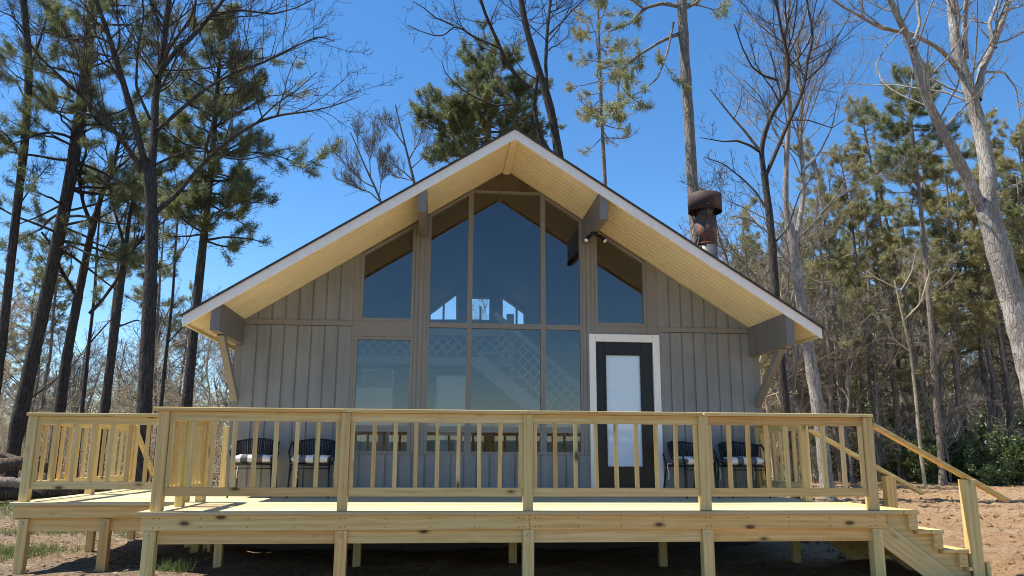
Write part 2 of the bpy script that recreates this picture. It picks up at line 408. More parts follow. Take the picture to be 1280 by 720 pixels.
def window(poly, fw=.045, y0=-.02, y1=.06, name='window'):
    """frame following a convex polygon (counter-clockwise in XZ), pane as a sub-part"""
    n = len(poly); P = [Vector((x, z)) for x, z in poly]; inner = []
    for i in range(n):
        a, b, c = P[i-1], P[i], P[(i+1) % n]
        d1 = (b-a).normalized(); d2 = (c-b).normalized()
        n1 = Vector((-d1.y, d1.x)); n2 = Vector((-d2.y, d2.x))
        k = fw/(1+n1.dot(n2)); inner.append(b+(n1+n2)*k)
    vs = []; fs = []
    for y in (y0, y1):
        vs += [(p.x, y, p.y) for p in P]+[(p.x, y, p.y) for p in inner]
    for i in range(n):
        j = (i+1) % n
        fs += [(i, j, n+j, n+i), (2*n+j, 2*n+i, 3*n+i, 3*n+j), (j, i, 2*n+i, 2*n+j), (n+i, n+j, 3*n+j, 3*n+i)]
    fr = MB().add(vs, fs).build(name, trim_m, cab, .002)
    MB().prism([(p.x, p.y) for p in [b+(b2-b)*0 for b, b2 in zip(inner, inner)]], .012, .018).build('pane', glass_m, fr)
    return fr
def top(x): return sof(x)-.02
window([(-2.03, 2.335), (-1.278, 2.335), (-1.278, top(1.278)), (-2.03, top(2.03))])
window([(1.278, 2.335), (2.03, 2.335), (2.03, top(2.03)), (1.278, top(1.278))])
for a, b in ((-1.10, -.505), (.535, 1.10)):
    window([(a, 2.30), (b, 2.30), (b, top(b)), (a, top(a))], .035)
window([(-.505, 2.30), (.535, 2.30), (.535, 4.285), (-.505, 4.285)], .035)
for a, b in ((-1.10, -.505), (-.505, .535), (.535, 1.10)):
    window([(a, .875), (b, .875), (b, 2.30), (a, 2.30)], .035)
    window([(a, .53), (b, .53), (b, .875), (a, .875)], .045)
window([(-2.075, .875), (-1.277, .875), (-1.277, 2.119), (-2.075, 2.119)], .04)
window([(-2.075, .53), (-1.277, .53), (-1.277, .875), (-2.075, .875)], .045)
# door
ds = MB(); ds.box(1.182, 1.275, -.055, .1, -.02, 2.212); ds.box(2.095, 2.192, -.055, .1, -.02, 2.212); ds.box(1.276, 2.094, -.055, .1, 2.105, 2.212)
ds.build('door_casing', white_m, cab, .003)
dr = MB(); dr.box(1.277, 1.41, -.012, .035, .02, 2.10); dr.box(1.925, 2.093, -.012, .035, .02, 2.10); dr.box(1.411, 1.924, -.012, .035, 1.93, 2.10); dr.box(1.411, 1.924, -.012, .035, .02, .37)
for a, b, c, d in ((1.395, 1.425, .355, 1.945), (1.91, 1.94, .355, 1.945), (1.426, 1.909, .355, .385), (1.426, 1.909, 1.915, 1.945)): dr.box(a, b, -.022, -.0125, c, d)
door = dr.build('door', door_m, cab, .003)
MB().box(1.411, 1.924, .004, .012, .37, 1.93).build('pane', blind_m, door)
hd = MB(); hd.tube([(1.335, -.012, .98), (1.335, -.06, .98)], .014, 10); hd.tube([(1.335, -.058, .98), (1.25+.16, -.062, .975)], .011, 8); hd.tube([(1.335, -.012, 1.12), (1.335, -.03, 1.12)], .026, 12)
hd.build('handle', black_metal, door, smooth=True)
MB().box(1.277, 2.093, -.06, .1, -.02, .015).build('threshold', wgalv, cab)
# shell behind the front
sh = MB(); sh.box(-W, -W+T, T+.001, D, -.12, 2.23); sh.box(W-T, W, T+.001, D, -.12, 2.23); sh.build('side_wall', siding, cab)
MB().box(-W, W, .101, D, -.30, -.121).build('floor_frame', int_dark, cab)
MB().box(-W+T+.001, W-T-.001, T+.002, D-.11, -.12, -.06).build('floor_boards', int_floor, cab)
# roof: boards below, deck, shingles
OV = 1.307; EX = 3.97
for s in (-1, 1):
    m = MB(); y = -OV+.03; k = 0
    while y < 0.0:
        y2 = min(y+.128, 0)
        vs = []
        for (x, dz) in ((.0, 0), (EX-.02, 0), (EX-.02, .02), (.0, .02)):
            for yy in (y, y2-.0015): vs.append((s*x, yy, 4.61-SL*x+dz))
        f = [(0, 1, 3, 2), (2, 3, 5, 4), (4, 5, 7, 6), (6, 7, 1, 0), (0, 2, 4, 6), (1, 7, 5, 3)]
        if s < 0: f = [tuple(reversed(x)) for x in f]
        m.add(vs, f); y += .128
    m.build('soffit', soffit_m, cab)
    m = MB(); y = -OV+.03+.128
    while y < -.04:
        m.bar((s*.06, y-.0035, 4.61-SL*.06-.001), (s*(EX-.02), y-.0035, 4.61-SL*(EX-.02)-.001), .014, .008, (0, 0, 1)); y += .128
    m.build('soffit_bead_highlight', bead_m, cab)
    def slab(z0, z1, x1, y0, y1):
        vs = [(s*x, yy, zz-SL*x) for x in (0, x1) for yy in (y0, y1) for zz in (z0, z1)]
        f = [(0, 1, 3, 2), (4, 6, 7, 5), (0, 2, 6, 4), (1, 5, 7, 3), (0, 4, 5, 1), (2, 3, 7, 6)]
        if s < 0: f = [tuple(reversed(x)) for x in f]
        return vs, f
    m = MB().add(*slab(4.6305, 4.70, EX-.02, -OV+.028, D+.5))
    m.build('roof_deck', soffit_m, cab)
    m = MB().add(*slab(4.6085, 4.6300, EX-.3, .11, D)); m.build('ceiling', int_ceil, cab)
    m = MB().add(*slab(4.701, 4.722, EX+.03, -OV-.03, D+.53))
    roof = m.build('roof', shingle_m, cab) if s < 0 else m.build('roof', shingle_m, cab)
    if s > 0: roof_r = roof
    m = MB().add(*slab(4.565, 4.700, EX+.005, -OV, -OV+.027)); m.build('fascia', fascia_m, cab, .003)
    m = MB(); a, b = sorted((s*(EX-.019), s*(EX+.004))); m.box(a, b, -OV+.0275, D+.5, 2.035, 2.125); m.build('eave_board', soffit_m, cab, .002)
MB().box(-.05, .05, -OV+.028, -.005, 4.545, 4.60).build('ridge_board', soffit_m, cab, .003)
for X_, zb, zt in ((-3.61, 1.975, 2.285), (3.57, 1.93, 2.31), (-1.175, 3.55, 3.85), (1.165, 3.53, 3.855)):
    xa, xb = X_-.055, X_+.055
    m = MB().prism([(xa, zb), (xb, zb), (xb, sof(xb)-.004), (xa, sof(xa)-.004)], -OV+.03, .11); m.build('beam', beam_m, cab, .006)
for X_ in (-3.61, 3.585):
    m = MB().bar((X_, -.96, 1.99 if X_ < 0 else 1.95), (X_, -.03, 1.24), .085, .085, (1, 0, 0)); m.build('brace', trim_m, cab, .004)
# floodlight on the beam
fl = MB(); fl.tube([(1.165+.0, -.62, 3.529), (1.165, -.62, 3.49)], .055, 14)
flood = fl.build('floodlight', black_metal, cab, smooth=False)
for dx in (-.085, .085):
    a = Vector((1.165+dx*.4, -.62, 3.485)); b = Vector((1.165+dx, -.66, 3.455)); c = b+Vector((dx*.5, -.045, -.06))
    hd = MB(); hd.tube([a, b], .014, 8); hd.tube([b-(c-b)*.4, b, c, c+(c-b)*.05], [.02, .028, .038, .039], 14)
    h = hd.build('lamp_head', black_metal, flood, smooth=True)
    n_ = (c-b).normalized(); ln = MB(); ln.tube([c+n_*.003, c+n_*.012], [.031, .026], 14); ln.build('lens', lens_m, flood, smooth=True)
# chimney flue through the right roof slope
cx, cy = 3.555, 1.65
zr = 4.71-SL*cx
ch = MB(); ch.tube([(cx, cy, zr-.3), (cx, cy, zr+2.0)], .174, 28); flue = ch.build('chimney', wgalv, cab, smooth=True)
ch = MB(); ch.tube([(cx, cy, 4.0), (cx, cy, 4.52)], .18, 28); ch.tube([(cx, cy, 4.02), (cx, cy, 4.035)], .187, 28); ch.build('rusted_sleeve', rust2_m, flue, smooth=True)
ch = MB(); n = 32
prof = [(.28, 4.60), (.285, 4.60), (.285, 4.90), (.278, 4.905), (.265, 4.90), (.265, 4.61), (.27, 4.60)]
vs = [(cx+r*math.cos(2*math.pi*k/n), cy+r*math.sin(2*math.pi*k/n), z) for r, z in prof for k in range(n)]
fs = [(i*n+k, i*n+(k+1) % n, (i+1)*n+(k+1) % n, (i+1)*n+k) for i in range(len(prof)-1) for k in range(n)]
ch.add(vs, fs); ch.tube([(cx, cy, 4.84), (cx, cy, 4.85)], .264, 28)
ch.build('rain_cap', rust_m, flue, smooth=True)
ch = MB(); ch.tube([(cx, cy, 4.52), (cx, cy, 4.60), (cx, cy, 4.66)], [.12, .12, .16], 20)
for k in range(3):
    a = 2*math.pi*k/3+.4; ch.tube([(cx+.18*math.cos(a), cy+.18*math.sin(a), 4.42), (cx+.28*math.cos(a), cy+.28*math.sin(a), 4.68)], .01, 6)
ch.build('cap_strut', wgalv, flue, smooth=True)
ch = MB()
for (dx, dy) in ((-1.25, .1), (-1.0, -.65)): ch.tube([(cx-.1, cy-.05, 4.28), (cx+dx*.62, cy+dy*.6, 4.71-SL*(cx+dx*.62))], .012, 6)
ch.build('guy_rod', wgalv, flue)

# inside of the cabin, seen through the glass
YB = D-.1
bw = []
def bz(px, py): v = at(px, py, YB); return (v[0], v[2])
p0, p1, p2, p3 = bz(537, 401), bz(571.5, 401), bz(571.5, 367), bz(537, 393)
c0, c1 = bz(588, 401), bz(613, 373)
r0, r1, r2, r3 = bz(627, 411), bz(655.5, 411), bz(655.5, 392), bz(627, 371)
zb_ = min(p0[1], c0[1], r0[1]); 
m = MB()
xl, xr = -W+T+.002, W-T-.002
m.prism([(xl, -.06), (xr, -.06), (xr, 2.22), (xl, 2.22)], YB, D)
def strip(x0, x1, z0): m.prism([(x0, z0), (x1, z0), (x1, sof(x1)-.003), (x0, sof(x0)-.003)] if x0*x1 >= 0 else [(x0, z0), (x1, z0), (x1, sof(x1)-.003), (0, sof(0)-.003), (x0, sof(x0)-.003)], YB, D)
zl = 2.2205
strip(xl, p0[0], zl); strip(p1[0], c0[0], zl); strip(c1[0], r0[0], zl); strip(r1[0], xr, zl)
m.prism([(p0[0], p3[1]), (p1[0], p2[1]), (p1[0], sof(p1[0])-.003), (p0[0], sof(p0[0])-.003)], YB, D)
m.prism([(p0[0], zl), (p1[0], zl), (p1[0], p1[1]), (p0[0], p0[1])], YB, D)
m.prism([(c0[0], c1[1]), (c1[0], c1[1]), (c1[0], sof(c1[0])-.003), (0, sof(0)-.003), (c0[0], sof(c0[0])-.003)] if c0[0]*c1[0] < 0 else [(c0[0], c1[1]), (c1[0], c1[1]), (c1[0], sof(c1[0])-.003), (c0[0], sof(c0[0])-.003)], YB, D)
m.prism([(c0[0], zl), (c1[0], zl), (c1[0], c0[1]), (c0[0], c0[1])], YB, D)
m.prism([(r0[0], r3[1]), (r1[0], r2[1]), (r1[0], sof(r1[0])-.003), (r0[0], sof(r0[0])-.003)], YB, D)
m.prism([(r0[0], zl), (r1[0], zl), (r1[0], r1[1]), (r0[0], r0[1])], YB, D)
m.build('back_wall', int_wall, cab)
def backwin(poly, mid):
    fr = MB(); n = len(poly)
    for i in range(n):
        a, b = poly[i], poly[(i+1) % n]; fr.bar((a[0], YB-.02, a[1]), (b[0], YB-.02, b[1]), .05, .06, (0, 1, 0))
    fr.bar((mid, YB-.018, min(p[1] for p in poly)), (mid, YB-.018, max(p[1] for p in poly)-.2), .05, .04, (0, 1, 0))
    f = fr.build('back_window', white_m, cab)
    MB().prism(poly, YB+.04, YB+.046).build('pane', glass_m, f)
backwin([p0, p1, p2, p3], (p0[0]+p1[0])/2)
backwin([c0, (c1[0], c0[1]), c1, (c0[0], c1[1])], (c0[0]+c1[0])/2)
backwin([r0, r1, r2, r3], (r0[0]*.35+r1[0]*.65))
YL = 3.5
def lz(px, py, Y=YL): v = at(px, py, Y); return (v[0], v[2])
zl0 = lz(580, 456)[1]; zl1 = lz(580, 448)[1]; zl2 = lz(580, 420)[1]; zl3 = lz(580, 409)[1]
xs = lz(633, 430)[0]
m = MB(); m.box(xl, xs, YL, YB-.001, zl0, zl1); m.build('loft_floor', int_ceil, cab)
m = MB(); m.box(xl, xs, YL-.05, YL-.001, zl0-.01, zl1+.02); m.box(xl, xs, YL-.04, YL, zl2, zl3)
m.box(xs, xs+.13, YL-.1, YL+.03, lz(636, 472)[1], zl3+.25); m.build('loft_rail', lattice_m, cab)
def lattice(x0, x1, z0f, z1f, y, sp=.17, wd=.032):
    """diagonal slats clipped between two lines z0f(x) and z1f(x)"""
    mb = MB(); zmin = min(z0f(x0), z0f(x1)); zmax = max(z1f(x0), z1f(x1))
    for s, yo in ((1, 0), (-1, .012)):
        c = (zmin-s*x1) if s > 0 else (zmin+x0)
        lo = zmin-max(s*x0, s*x1); hi = zmax-min(s*x0, s*x1); k = lo
        while k < hi:                                 # z = s*x + k
            ts = np.linspace(x0, x1, 60); zz = s*ts+k
            ok = [(a >= z0f(b)) and (a <= z1f(b)) for a, b in zip(zz, ts)]
            idx = [i for i, q in enumerate(ok) if q]
            if len(idx) > 1:
                a, b = idx[0], idx[-1]; mb.bar((ts[a], y+yo, zz[a]), (ts[b], y+yo, zz[b]), .01, wd, (-s, 0, 1))
            k += sp*1.414*.8
    return mb
lattice(xl, xs, lambda x: zl1+.02, lambda x: zl2, YL-.02).build('loft_lattice', lattice_m, cab)
lattice(xl, xs+1.0, lambda x: zl2+.35, lambda x: zl2+.70, YB-.7).build('rear_lattice', lattice_m, cab)
# stair down to the right
YS = 3.0
a = lz(596, 449, YS); b = lz(700, 540, YS)
slp = (b[1]-a[1])/(b[0]-a[0]); 
m = MB()
bx_ = a[0]+(a[1]+.06)/-slp
m.bar((a[0], YS, a[1]), (bx_, YS, -.02), .05, .26, (0, 0, 1)); m.build('stair_stringer', lattice_m, cab)
m = MB(); k = 0; x = a[0]+.1
while x < bx_-.1:
    z = a[1]+slp*(x-a[0])+.17; m.box(x, x+.26, YS-.02, YS+.8, z, z+.04); x += .24
m.build('stair_treads', lattice_m, cab)
zf = lambda x: a[1]+slp*(x-a[0])+.30
lattice(a[0]+.35, bx_-.2, lambda x: max(zf(x), .0), lambda x: zf(x)+.75, YS-.03).build('stair_lattice', lattice_m, cab)
m = MB(); m.bar((a[0]+.3, YS-.03, zf(a[0]+.3)+.78), (bx_-.2, YS-.03, zf(bx_-.2)+.78), .06, .09, (0, 0, 1)); m.build('stair_handrail', lattice_m, cab)

def inner(name, loc, label, cat, group=None): return thing(name, loc, label, cat, group)
v = at(565, 469, 3.8)
f = inner('refrigerator', (v[0], 4.0, -.06), 'white refrigerator standing under the loft, seen through the glass', 'refrigerator')
hgt = v[2]
wd = span(20, v)
m = MB(); m.box(v[0]-wd, v[0]+wd, 3.8, 4.4, -.06, hgt); m.build('body', appl, f, .02)
m = MB(); m.box(v[0]-wd+.02, v[0]+wd-.02, 3.755, 3.798, .75, hgt-.02); m.build('door', appl, f, .02)
m = MB(); m.box(v[0]-wd+.02, v[0]+wd-.02, 3.755, 3.798, -.03, .73); m.build('door', appl, f, .02)
m = MB(); m.tube([(v[0]-wd+.08, 3.74, .95), (v[0]-wd+.08, 3.72, 1.2), (v[0]-wd+.08, 3.74, 1.35)], .015, 8); m.build('handle', wgalv, f)
va = at(452, 461, 3.7); vb = at(492, 461, 3.7)
f = inner('kitchen_cabinet', (va[0], 3.9, -.06), 'white kitchen cupboards against the back of the room', 'cabinet')
m = MB(); m.box(va[0], vb[0], 3.7, 4.1, va[2]-.42, va[2]); m.build('wall_cupboard', appl, f, .004)
mid = (va[0]+vb[0])/2
m = MB(); m.box(va[0]+.02, mid-.006, 3.68, 3.699, va[2]-.40, va[2]-.02); m.box(mid+.006, vb[0]-.02, 3.68, 3.699, va[2]-.40, va[2]-.02)
for dx in (-.05, .05): m.tube([(mid+dx, 3.68, va[2]-.36), (mid+dx, 3.665, va[2]-.36)], .012, 8)
m.build('cupboard_door', int_wall, f, .003)
m = MB(); m.box(va[0]-.15, vb[0]+.0, 3.6, 4.1, -.06, at(450, 484, 3.6)[2]); m.build('base_cupboard', appl, f, .004)
v = at(640, 545, 1.6); zt_ = v[2]
f = inner('dining_table', (v[0], 1.8, -.06), 'long dark dining table just inside the front windows', 'table')
xa, xb = at(556, 545, 1.6)[0], at(727, 545, 1.6)[0]
m = MB(); m.box(xa, xb, 1.45, 2.2, zt_-.05, zt_); m.build('tabletop', int_dark, f, .006)
for lx in (xa+.1, xb-.1):
    for ly in (1.52, 2.12): MB().box(lx-.04, lx+.04, ly-.04, ly+.04, -.06, zt_-.051).build('leg', int_dark, f, .004)
def dchair(x, y, rz, label):
    r = inner('dining_chair', (x, y, -.06), label, 'chair', 'chairs at the dining table'); o = (x, y, -.06)
    m = MB(); m.box(x-.21, x+.21, y-.2, y+.2, .36, .41); m.build('seat', int_wall, r, .015)
    m = MB()
    for k in range(4): m.box(x-.2+.125*k, x-.175+.125*k, y+.18, y+.2, .411, .84)
    m.box(x-.22, x+.22, y+.175, y+.205, .841, .93); m.build('backrest', int_dark, r, .004)
    for lx in (-.18, .18):
        for ly in (-.17, .17): MB().box(x+lx-.02, x+lx+.02, y+ly-.02, y+ly+.02, -.06, .359).build('leg', int_dark, r)
    r.rotation_euler.z = rz
v = at(470, 549, 1.2)
dchair(v[0], 1.3, .4, 'dark chair with pale seat pad behind the low window beside the siding')
dchair(at(600, 545, 2.6)[0], 2.6, 0, 'dark slat-back chair on the far side of the dining table')
dchair(at(690, 545, 1.1)[0], 1.05, math.pi, 'dark slat-back chair between the dining table and the glass')

m = MB(); m.box(-W+.02, W-.02, .35, .45, GZ-.2, -.301); m.build('underfloor_light_blocker', int_dark, cab)  # added wall that keeps light out from under the deck
# ------------------------------------------------------------------ the deck
dk = thing('wooden_deck', (-.9, -1.5, GZ), 'new yellow pine deck with railings and steps across the cabin front', 'deck')
DF = -2.975; DX = 3.66; WX = -5.50; WY = -1.50; WBK = 1.75
def decking(x0, x1, y0, y1):
    m = MB(); y = y0
    while y < y1-.03:
        y2 = min(y+.14, y1); m.box(x0, x1, y, y2-.0015, -.034, random.uniform(-.0015, .0015)); y += .14
    return m
decking(-DX-.035, DX+.035, DF-.035, -.045).build('deck_boards', deck_top, dk, .003)
decking(WX-.06, -DX-.04, WY-.04, WBK).build('deck_boards', deck_top, dk, .003)
def brd(name, x0, x1, y0, y1, z0, z1, mat, bev=.004, parent=None): return MB().box(x0, x1, y0, y1, z0, z1).build(name, mat, parent or dk, bev)
# rim boards, with the seam the photo shows over the middle post
brd('rim_board', -DX, -.002, DF, DF+.038, -.175, -.0355, wood_x); brd('rim_board', .002, DX, DF, DF+.038, -.175, -.0355, wood_x)
brd('rim_board', -DX, -DX+.038, DF+.039, -.05, -.175, -.0355, wood_y); brd('rim_board', DX-.038, DX, DF+.039, -.05, -.175, -.0355, wood_y)
brd('rim_board', WX, -DX-.001, WY, WY+.038, -.17, -.0355, wood_x); brd('rim_board', WX, WX+.038, WY+.039, WBK, -.17, -.0355, wood_y)
brd('rim_board', WX+.04, -DX-.001, WBK-.038, WBK, -.17, -.0355, wood_x)
brd('cleat', WX-.04, WX-.001, WY+.02, WY+.3, -.19, -.05, wood_y)
for a, b in ((-3.52, -1.86), (-1.77, -.06), (.035, 1.735), (1.845, 3.51)):
    brd('girder', a+.0, b+.0, DF+.045, DF+.083, -.30, -.13, wood_x)
brd('girder', WX+.12, -DX-.02, WY+.05, WY+.088, -.315, -.14, wood_x)
brd('girder', -3.5, 3.5, -1.3, -1.26, -.32, -.18, wood_x)
for k in range(19): 
    x = -3.42+k*.38; 
    MB().box(x, x+.038, DF+.09, -.06, -.174, -.0356).build('joist', wood_y, dk)
for k in range(5):
    x = -5.2+k*.38; MB().box(x, x+.038, WY+.09, WBK-.04, -.169, -.0356).build('joist', wood_y, dk)
def support(x0, x1, y0, bolt=True, ztop=-.1765):
    z0 = float(ground_h((x0+x1)/2, y0))-.1
    p = MB().box(x0, x1, y0, y0+(x1-x0), z0, ztop).build('support_post', wood_z, dk, .005)
    if bolt: MB().tube([((x0+x1)/2, y0-.001, -.225), ((x0+x1)/2, y0-.010, -.225)], [.014, .008], 10).build('bolt', galv, p)
for a in (-3.635, -1.87, -.067, 1.735, 3.505): support(a, a+.11, DF+.004)
for a in (-5.46, -4.60): support(a, a+.10, WY+.006)
for a in (-5.45, -4.2): support(a, a+.09, .3, False); support(a+.05, a+.14, 1.6, False)
for a in (-4.0, -3.85): support(a, a+.09, -.1, False)
for a in (-1.85, -.05, 1.75, 3.4, -3.4): support(a, a+.09, -1.33, False, -.33)
for i in range(2):
    rb_ = [o for o in dk.children if o.name.startswith('rim_board')][i]; m = MB()
    for k in range(9):
        x = (-3.55 if i == 0 else .05)+k*.43
        for dz in (-.065, -.145):
            for dx in ((0, .05) if k % 4 == 0 else (0,)): MB().tube([(x+dx+random.uniform(-.006, .006), DF-.0015, dz+random.uniform(-.006, .006)), (x+dx, DF+.004, dz)], .0058, 6).build('screw', int_dark, rb_)
# railings
CAPZ = .955
def railing(p, q, name='railing', posts=(), n=9, first=True, cap0=0, cap1=0, capside=0):
    """one railing section between two points on the deck edge: rails are the part, balusters its sub-parts"""
    p = Vector((*p, 0)); q = Vector((*q, 0)); d = (q-p).normalized(); L = (q-p).length
    along_x = abs(d.x) > .5; mw = wood_x if along_x else wood_y
    m = MB(); zc = Vector((0, 0, 1))
    m.bar(p+zc*.895, q+zc*.895, .038, .088); r = m.build(name, mw, dk, .004)
    MB().bar(p+zc*.178, q+zc*.178, .038, .083).build('bottom_rail', mw, r, .004)
    MB().bar(p-d*cap0+zc*.9575, q+d*cap1+zc*.9575, .14, .035).build('rail_cap', mw, r, .005)
    for k in range(n):
        t_ = .024+(L-.048)*k/(n-1); c = p+d*t_; off = random.uniform(-.004, .004)
        wv = .0185+random.uniform(-.002, .002)
        b = MB(); 
        a0 = c+d*random.uniform(-.004, .004)+zc*.2195; a1 = c+d*random.uniform(-.004, .004)+zc*.8505
        b.bar(a0, a1, .037, .039, (1, 0, 0) if along_x else (0, 1, 0)); b.build('baluster', wood_z, r, .003)
    return r
def rpost(x0, y0, s=.095, zt=.938, z0=.002): return MB().box(x0, x0+s, y0, y0+s, z0, zt).build('railing_post', wood_z, dk, .005)
FY = DF+.03
xs_ = [(-3.60, -3.50), (-1.868, -1.775), (-.062, .033), (1.737, 1.842), (3.51, 3.61)]
for a, b in xs_: rpost(a, FY-.02, b-a)
for i in range(4):
    a = xs_[i][1]; b = xs_[i+1][0]
    railing((a, FY+.03), (b, FY+.03), n=9, cap0=.14 if i == 0 else .047, cap1=.10 if i == 3 else .047)
SX = -3.55
rpost(SX-.047, WY-.03); rpost(SX-.04, -2.28, .085)
railing((SX, FY+.08), (SX, -2.28), n=5); railing((SX, -2.195), (SX, WY-.03), n=5)
rpost(WX+.0, WY+.02); rpost(-3.78, WY+.02, .09)
railing((WX+.096, WY+.068), (-3.78, WY+.068), n=9, cap0=.11, cap1=.09)
rpost(WX+.0, .22); rpost(WX+.0, WBK-.12)
railing((WX+.047, WY+.13), (WX+.047, .22), n=8); railing((WX+.047, .32), (WX+.047, WBK-.12), n=7)
rpost(-4.15, WBK-.12); railing((-4.05, WBK-.07), (-3.70, WBK-.07), n=3)
RX = 3.56
rpost(RX-.047, -1.50); rpost(RX-.047, -.13)
railing((RX, -1.40), (RX, -.13), n=7)
# stairs, right
st = MB()
Xs = [3.70, 4.02, 4.275, 4.525, 4.66]; Zs = [0.0, -.195, -.385, -.56]
def stringer(y0, y1):
    poly = [(3.665, -.20), (4.50, -.82), (4.60, -.82), (4.60, -.60), (4.49, -.60), (4.49, -.425), (4.24, -.425), (4.24, -.235), (3.985, -.235), (3.985, -.04), (3.665, -.04)]
    return MB().prism(poly, y0, y1)
def diagonal(y0):
    a = Vector((3.60, y0, -.075)); b = Vector((4.60, y0, -.80)); L = (b-a).length
    o = MB().box(0, L, 0, .038, -.21, 0).build('stringer_board', wood_x, stair, .003, org=(0, 0, 0))
    o.location = a-Vector(ORIG[dk.name]); o.rotation_euler.y = math.atan2(a.z-b.z, b.x-a.x)
SY0, SY1 = -2.95, -1.42
stair = MB().box(3.70, 3.72, SY0+.04, SY1-.04, -.2, -.04).build('stairs', wood_y, dk)
for y in (SY0+.05, (SY0+SY1)/2, SY1-.09): stringer(y, y+.038).build('stringer', wood_x, stair, .003)
for y in (SY0+.011, SY1-.05): diagonal(y)
for i in range(4):
    z = Zs[i]; xa, xb = Xs[i]-.02, Xs[i+1]
    if i == 0: xa = 3.70
    m = MB(); hw = (xb-xa)/2 
    m.box(xa, xa+hw-.003, SY0-.02, SY1+.02, z-.037, z+.0); m.box(xa+hw+.003, xb, SY0-.02, SY1+.02, z-.037, z)
    m.build('tread', wood_y, stair, .004)
    if i < 3: MB().box(Xs[i+1]-.105, Xs[i+1]-.012, SY0-.004, SY1, Zs[i+1]+.001, z-.0375).build('riser', wood_y, stair, .003)
def stairpost(y): 
    MB().box(4.545, 4.67, y, y+.105, -.80, .31).build('newel_post', wood_z, stair, .005)
stairpost(SY0-.03); stairpost(SY1-.09)
for y in (SY0+.02, SY1-.04):
    MB().bar((3.615, y, .868), (5.03, y, .098), .088, .042, (0, 0, 1)).build('handrail', wood_x, stair, .004)
brd('stair_cleat', 4.70, 4.74, SY0-.02, SY0+.06, -.80, -.52, wood_z, .003, stair)
# stairs at the back of the wing
bs = MB()
for i in range(4): bs.box(-5.4, -4.1, WBK+.01+.26*i, WBK+.26*(i+1), -.235-.17*i+.0, -.2-.17*i)
bst = bs.build('rear_stairs', wood_x, dk, .003)
for X_ in (-5.43, -4.08): MB().bar((X_, WBK-.02, .80), (X_, WBK+1.1, -.0), .04, .09, (0, 0, 1)).build('handrail', wood_y, bst, .004); MB().box(X_-.04, X_+.04, WBK+1.02, WBK+1.1, -.8, .02).build('newel_post', wood_z, bst, .004)

# ------------------------------------------------------------------ chairs with cushions
def make_chair():
    r = thing('patio_chair', (0, 0, 0), None, 'chair', 'black chairs along the cabin wall')
    m = MB(); w_, d_ = .235, .22
    for sx in (-1, 1):
        lg = MB().tube([(sx*.255, -d_-.03, 0), (sx*w_, -d_+.02, .40)], .0115, 8); lg.build('leg', black_metal, r, smooth=True)
        lg = MB().tube([(sx*.25, d_+.07, 0), (sx*w_, d_-.01, .40), (sx*.255, d_+.03, .56)], .0115, 8); lg.build('leg', black_metal, r, smooth=True)
    m.tube([(-w_, -d_, .40), (w_, -d_, .40), (w_, d_, .40), (-w_, d_, .40), (-w_, -d_, .40)], .0115, 8)
    m.tube([(-w_, -d_, .355), (w_, -d_, .355)], .007, 6)
    m.build('seat_frame', black_metal, r, smooth=True)
    m = MB()
    for k in range(16): x = -w_+.015+k*(2*w_-.03)/15; m.box(x-.011, x+.011, -d_, d_, .403, .413)
    m.build('seat', rope_m, r)
    arc = [(.285*math.cos(a), .03+.245*math.sin(a)*1.0, .675+.045*math.sin(a)**2*1.0) for a in np.linspace(-.35, math.pi+.35, 25)]
    arc = [(-.235, -.21, .42), (-.27, -.20, .56)]+[(-x, y, z) for x, y, z in arc]+[(.27, -.20, .56), (.235, -.21, .42)]
    m = MB().tube(arc, .0125, 8); m.build('arm_hoop', black_metal, r, smooth=True)
    m = MB()
    for a in np.linspace(.12, math.pi-.12, 34):
        t0 = (.283*math.cos(a), .03+.243*math.sin(a), .672+.045*math.sin(a)**2); b0 = (.235*math.cos(a), .0+.215*math.sin(a), .41)
        m.tube([t0, ((t0[0]+b0[0])*.51, (t0[1]+b0[1])*.51, (t0[2]+b0[2])/2), b0], .0088, 5, False)
    m.build('woven_back', rope_m, r, smooth=True)
    return r
def make_cushion():
    m = MB(); nx_, ny_ = 22, 18; top_ = []; 
    def P(u, v, s):
        k = (max(0, 1-abs(u)**5)*max(0, 1-abs(v)**5))**.45
        return (u*.255*(1-.03*abs(v)**3), v*.225, s*.056*k+.004*math.sin(7*u+3*v))
    vs = [P(-1+2*i/nx_, -1+2*j/ny_, s) for s in (1, -1) for j in range(ny_+1) for i in range(nx_+1)]
    N = (nx_+1)*(ny_+1); fs = []
    for j in range(ny_):
        for i in range(nx_):
            a = j*(nx_+1)+i; fs.append((a, a+1, a+nx_+2, a+nx_+1)); fs.append((N+a, N+a+nx_+1, N+a+nx_+2, N+a+1))
    m.add(vs, fs)
    o = m.build('seat_cushion', stripe_m, None, smooth=True); me = o.data
    import bmesh
    bm = bmesh.new(); bm.from_mesh(me); bmesh.ops.remove_doubles(bm, verts=bm.verts, dist=.0008); bm.to_mesh(me); bm.free()
    ti = MB()
    for sx in (-1, 1): ti.tube([(sx*.22, .18, -.02), (sx*.235, .19, -.08), (sx*.24, .15, -.17), (sx*.235, .17, -.24)], .006, 5)
    ti.build('tie_string', white_m, o, org=(0, 0, 0))
    return o
ch0 = make_chair(); cu0 = make_cushion()
spots = [(-3.21, -.44, .06, 'black rope-back patio chair standing nearest the left corner of the cabin', 'grey and white striped cushion on the chair by the left cabin corner'),
         (-2.48, -.44, -.05, 'black rope-back patio chair just left of the low dining room window', 'grey and white striped cushion on the chair beside the low dining room window'),
         (2.44, -.46, .32, 'black rope-back patio chair turned slightly beside the white door casing', 'striped cushion with folded white end on the chair beside the door'),
         (3.15, -.44, .05, 'black rope-back patio chair standing at the right end by the side railing', 'grey and white striped cushion on the chair by the right side railing')]
